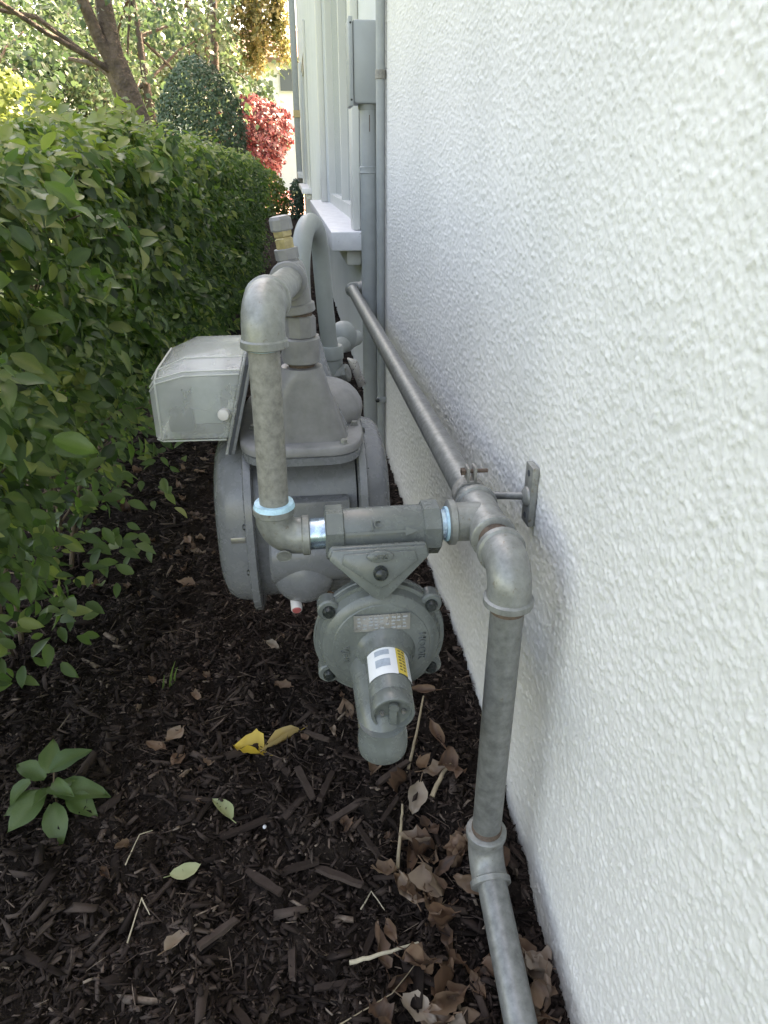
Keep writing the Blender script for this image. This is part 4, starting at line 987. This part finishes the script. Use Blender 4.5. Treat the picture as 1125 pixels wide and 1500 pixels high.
# ------------------------------------------------------------------ shrubs and trees beyond
def clump_cloud(centers, radii, per, size, mat_, tint0, tint1, seed, up=.5, shell_=.55, tv=SV, tf=SF, flatz=.75):
    r = np.random.default_rng(seed); Ps, Ns, Ds, Ss, Ts = [], [], [], [], []
    for c, R in zip(centers, radii):
        n = int(per * (R ** 2)); dirs = r.standard_normal((n, 3)); dirs /= np.linalg.norm(dirs, axis=1, keepdims=True)
        rad = R * (shell_ + (1 - shell_) * r.random(n)) * (.85 + .3 * r.random(n)); p = np.array(c)[None] + dirs * rad[:, None] * np.array([1, 1, flatz])[None]
        Ps.append(p); Ns.append(dirs * .7 + r.standard_normal((n, 3)) * .6 + np.array([0, 0, up])[None]); Ds.append(r.standard_normal((n, 3)) + np.array([0, 0, -.3])[None]); Ss.append(size * (.6 + .8 * r.random(n))); Ts.append(np.clip(tint0 + (tint1 - tint0) * r.random(n) + r.normal(0, .12), 0, 1))
    return leaf_cloud(*[np.concatenate(a) for a in (Ps, Ns, Ds, Ss, Ts)], tv, tf)

def put_cloud(name, VFT, mat_, parent):
    V, F, T = VFT; o = link(name, mesh_np(name, V - np.array(parent.location), F, mat_, T), parent); o['kind'] = 'stuff'; return o

def tree(x, y, h, cr, nclump, clr, per, leaf, label, seed, trunk_r=.16, z_lo=.35, mat_='far_green', tint=(.2, .8), group=None, flatz=.75):
    r = random.Random(seed); t = thing('tree', label, 'tree', (x, y, -.12), group)
    Pt = [Vector((x, y, -.3))]; 
    for i in range(5): Pt.append(Vector((x + r.uniform(-.12, .12) * i * .5, y + r.uniform(-.1, .1) * i * .5, h * .7 * (i + 1) / 5)))
    g = Geo().add(sweep(Pt, [trunk_r * (1.15 - .17 * i) for i in range(6)], 12))
    part('trunk', g, M['bark'], t)
    cs, rs, gl = [], [], Geo()
    for i in range(nclump):
        a = r.uniform(0, 6.28); rr = cr * math.sqrt(r.random()); z = h * (z_lo + (1 - z_lo) * r.random()); rr *= (1 - .55 * max(0, (z / h - .6) / .4))
        c = (x + rr * math.cos(a), y + rr * math.sin(a), z); cs.append(c); rs.append(clr * r.uniform(.6, 1.2))
        if i % 3 == 0:
            b0 = Pt[r.randint(2, 5)]; gl.add(sweep([b0, b0.lerp(Vector(c), .5) + Vector((0, 0, .15)), Vector(c)], [trunk_r * .35, trunk_r * .2, trunk_r * .07], 6))
    part('limbs', gl, M['bark'], t)
    put_cloud('crown', clump_cloud(cs, rs, per, leaf, mat_, tint[0], tint[1], seed, flatz=flatz), M[mat_], t)
    return t

# the leaning multi-limbed tree behind the hedge
t = thing('tree', 'brown forked tree trunk with long bare limbs rising behind the hedge', 'tree', (-1.95, 9, -.12))
def limb(pts, r0, r1, n=10): return sweep(pts, [r0 + (r1 - r0) * i / (len(pts) - 1) for i in range(len(pts))], n)
part('trunk', limb([(-1.80, 9, -.3), (-1.85, 9, .8), (-1.92, 9, 1.35), (-2.03, 9, 1.75), (-2.10, 9, 2.0)], .165, .125, 14), M['bark'], t)
part('limb', limb([(-2.08, 9, 1.88), (-2.12, 9.05, 2.25), (-2.14, 9.1, 2.6), (-2.05, 9.2, 3.4), (-1.9, 9.3, 4.2)], .11, .05), M['bark'], t)
part('limb', limb([(-2.08, 9, 1.9), (-2.2, 8.95, 2.15), (-2.30, 8.9, 2.5), (-2.55, 8.8, 3.2), (-2.7, 8.8, 4.0)], .075, .04), M['bark'], t)
part('limb', limb([(-2.07, 9, 1.85), (-2.3, 8.8, 2.0), (-2.62, 8.5, 2.17), (-3.0, 8.1, 2.42), (-3.5, 7.8, 2.75)], .036, .015), M['bark'], t)
part('limb', limb([(-2.30, 8.8, 2.0), (-2.7, 8.6, 2.3), (-3.1, 8.5, 2.35), (-3.6, 8.4, 2.45)], .03, .012, 8), M['bark'], t)
part('limb', limb([(-2.02, 9, 1.75), (-2.35, 9.4, 2.0), (-2.75, 9.8, 2.1)], .05, .02, 8), M['bark'], t)
r_ = random.Random(5); cs = [(r_.uniform(-4.6, -.9), r_.uniform(8.2, 12), r_.uniform(2.65, 4.8)) for _ in range(44)] + [(r_.uniform(-4.4, -2.4), r_.uniform(7.6, 9.6), r_.uniform(2.2, 2.6)) for _ in range(10)]
put_cloud('crown', clump_cloud(cs, [r_.uniform(.25, .5) for _ in cs], 430, .07, None, .2, .9, 91), M['far_green'], t)
# a wood of sunlit trees further away, each a tree of its own
TG = 'sunlit trees beyond the garden'
wood = [(-6.0, 16, 5.5, 2.2, 30, .75, 260, .13), (-3.4, 19, 6.5, 2.2, 34, .75, 250, .14), (-9.5, 20, 7, 2.6, 34, .9, 230, .16), (-3.0, 26, 8, 2.4, 36, .85, 220, .17), (-6.2, 27, 8.5, 3.2, 42, 1.0, 210, .18), (-12, 27, 9, 3.4, 40, 1.1, 260, .2), (-4.0, 36, 10, 3.6, 44, 1.2, 240, .22), (-9.5, 38, 11, 4, 44, 1.3, 220, .24), (-15.5, 38, 11, 4.2, 44, 1.4, 200, .25)]
labs = ['sunlit bushy tree behind the lime bush at the frame edge', 'sunlit tree seen between the forked trunk and the conical shrub', 'broad tree standing furthest to the side of the garden', 'pale leafy tree above the conical shrub and beside the white house', 'tall tree behind the forked trunk', 'tall broad tree far behind the lime bush', 'distant tree just behind the tree by the white house', 'distant tall tree behind the forked limbs', 'most distant tree at the outer side of the garden']
for i, (a, l) in enumerate(zip(wood, labs)):
    tree(*a, l, 300 + i, trunk_r=.12 + .01 * i, z_lo=.10, tint=((.3, .9), (.4, 1.0), (.2, .7), (.45, 1.0), (.25, .8), (.3, .9), (.3, .8), (.2, .7), (.2, .7))[i], group=TG)
# drooping yellowing branches near the wall end
t = thing('tree', 'tree with drooping yellowing branches hanging near the wall end', 'tree', (-2.3, 22, -.12))
part('trunk', limb([(-2.3, 22, -.3), (-2.2, 22, 2.5), (-2.0, 22, 5.2)], .14, .09, 10), M['bark'], t)
cs, gl = [], Geo()
for k in range(26):
    x = random.uniform(-1.45, -.25); z1 = random.uniform(4.3, 6.3); y = 21 + random.uniform(-.6, .8); bot = z1 - random.uniform(.6, 1.5)
    if x > -.95: bot = max(bot, 3.5)
    gl.add(sweep([(-2.0, 22, 5.0), ((x - 2.0) / 2, 21.6, z1 + .5), (x, y, z1), (x + .05, y, bot)], [.03, .022, .014, .006], 5))
    for s in range(9): u = s / 8; cs.append((x + random.uniform(-.08, .08), y + random.uniform(-.1, .1), z1 + (bot - z1) * u))
part('limbs', gl, M['bark'], t)
put_cloud('crown', clump_cloud(cs, [random.uniform(.13, .24) for _ in cs], 700, .11, None, .3, 1.0, 95, flatz=1.1), M['droop_leaf'], t)

def shrub(name, label, x, y, mat_, prof, n, leaf, seed, tint=(.2, .8), trunk=.05, cat='shrub', jit=.12):
    t = thing(name, label, cat, (x, y, -.12)); r = np.random.default_rng(seed)
    zz = np.array([p[0] for p in prof]); rr = np.array([p[1] for p in prof])
    z = zz[0] + (zz[-1] - zz[0]) * r.random(n * 3); R = np.interp(z, zz, rr); k = r.random(n * 3) < R / rr.max(); z, R = z[k][:n], R[k][:n]; n = len(z)
    a = r.random(n) * 2 * np.pi; lump = 1 + jit * np.sin(a * 5 + z * 6) * np.sin(z * 9 + a * 2)
    rad = R * lump * (1 - np.abs(r.normal(0, .12, n)))
    Pp = np.stack([x + rad * np.cos(a), y + rad * np.sin(a), z], 1)
    Nn = np.stack([np.cos(a), np.sin(a), .5 + 0 * a], 1) + .55 * r.standard_normal((n, 3)); Dd = r.standard_normal((n, 3)) + np.array([0, 0, .4])
    put_cloud('crown', leaf_cloud(Pp, Nn, Dd, leaf * (.6 + .8 * r.random(n)), np.clip(tint[0] + (tint[1] - tint[0]) * r.random(n), 0, 1), SV, SF), M[mat_], t)
    part('trunk', limb([(x, y, -.3), (x, y, zz[-1] * .6)], trunk, trunk * .5, 8), M['bark'], t)
    # inner twiggy mass so the far side does not shine through
    V, F = ellipsoid((x, y, (zz[0] + zz[-1]) / 2), rr.max() * .62, rr.max() * .62, (zz[-1] - zz[0]) * .40, 14, 8)
    return t
shrub('conical_shrub', 'dense dark green shrub clipped to a rounded cone behind the hedge', -1.80, 14, 'cone_green', [(0.1, .68), (.9, .80), (1.6, .77), (2.05, .66), (2.35, .48), (2.55, .28), (2.65, .08)], 15000, .055, 401)
shrub('red_shrub', 'round shrub with bright red new leaves near the wall end', -1.22, 21.5, 'red_leaf', [(.5, .40), (1.1, .74), (1.8, .98), (2.25, .90), (2.5, .62), (2.68, .14)], 5200, .12, 402, (.0, 1.0), jit=.2)
shrub('lime_bush', 'bright yellow-green sunlit bush beyond the hedge', -4.25, 12, 'lime_leaf', [(.1, .7), (1.0, .9), (1.5, .75), (2.0, .42), (2.2, .1)], 4500, .09, 403)
shrub('low_bush', 'low green bush between the hedge end and the wall', -.80, 17.5, 'hedge', [(-.1, .36), (.3, .42), (.7, .34), (.98, .06)], 2600, .07, 404, (.5, .9))
shrub('dark_bush', 'small dark evergreen bush at the foot of the downspout', -.21, 17.0, 'cone_green', [(-.1, .12), (.3, .16), (.6, .13), (.78, .03)], 1500, .05, 405, (0, .2))
shrub('flower_bed_plant', 'low pinkish red bedding plant beyond the end of the wall', -.75, 24, 'red_leaf', [(-.1, .5), (.1, .65), (.35, .3), (.42, .05)], 1500, .10, 406, (.7, 1))

# white house far beyond
fh = thing('far_house', 'bright white house with a tiled roof beyond the red shrub', 'house', (-2, 46, 0))
part('wall', box(-9, 9, 46, 56, -.3, 6.5), M['far_house'], fh, smooth=False)
part('roof', prism([(-9.6, 45.3, 6.5), (9.6, 45.3, 6.5), (8.2, 50, 8.4), (-8.2, 50, 8.4)], (0, .35, -1), .25), M['roof'], fh, smooth=False)
for x in (-.15, 3.2, -4.2):
    w = part('window', box(x - .55, x + .55, 45.93, 45.998, 4.9, 6.1), M['trim'], fh, smooth=False)
    part('pane', box(x - .47, x + .47, 45.90, 45.925, 4.98, 6.02), M['far_glass'], w, smooth=False)
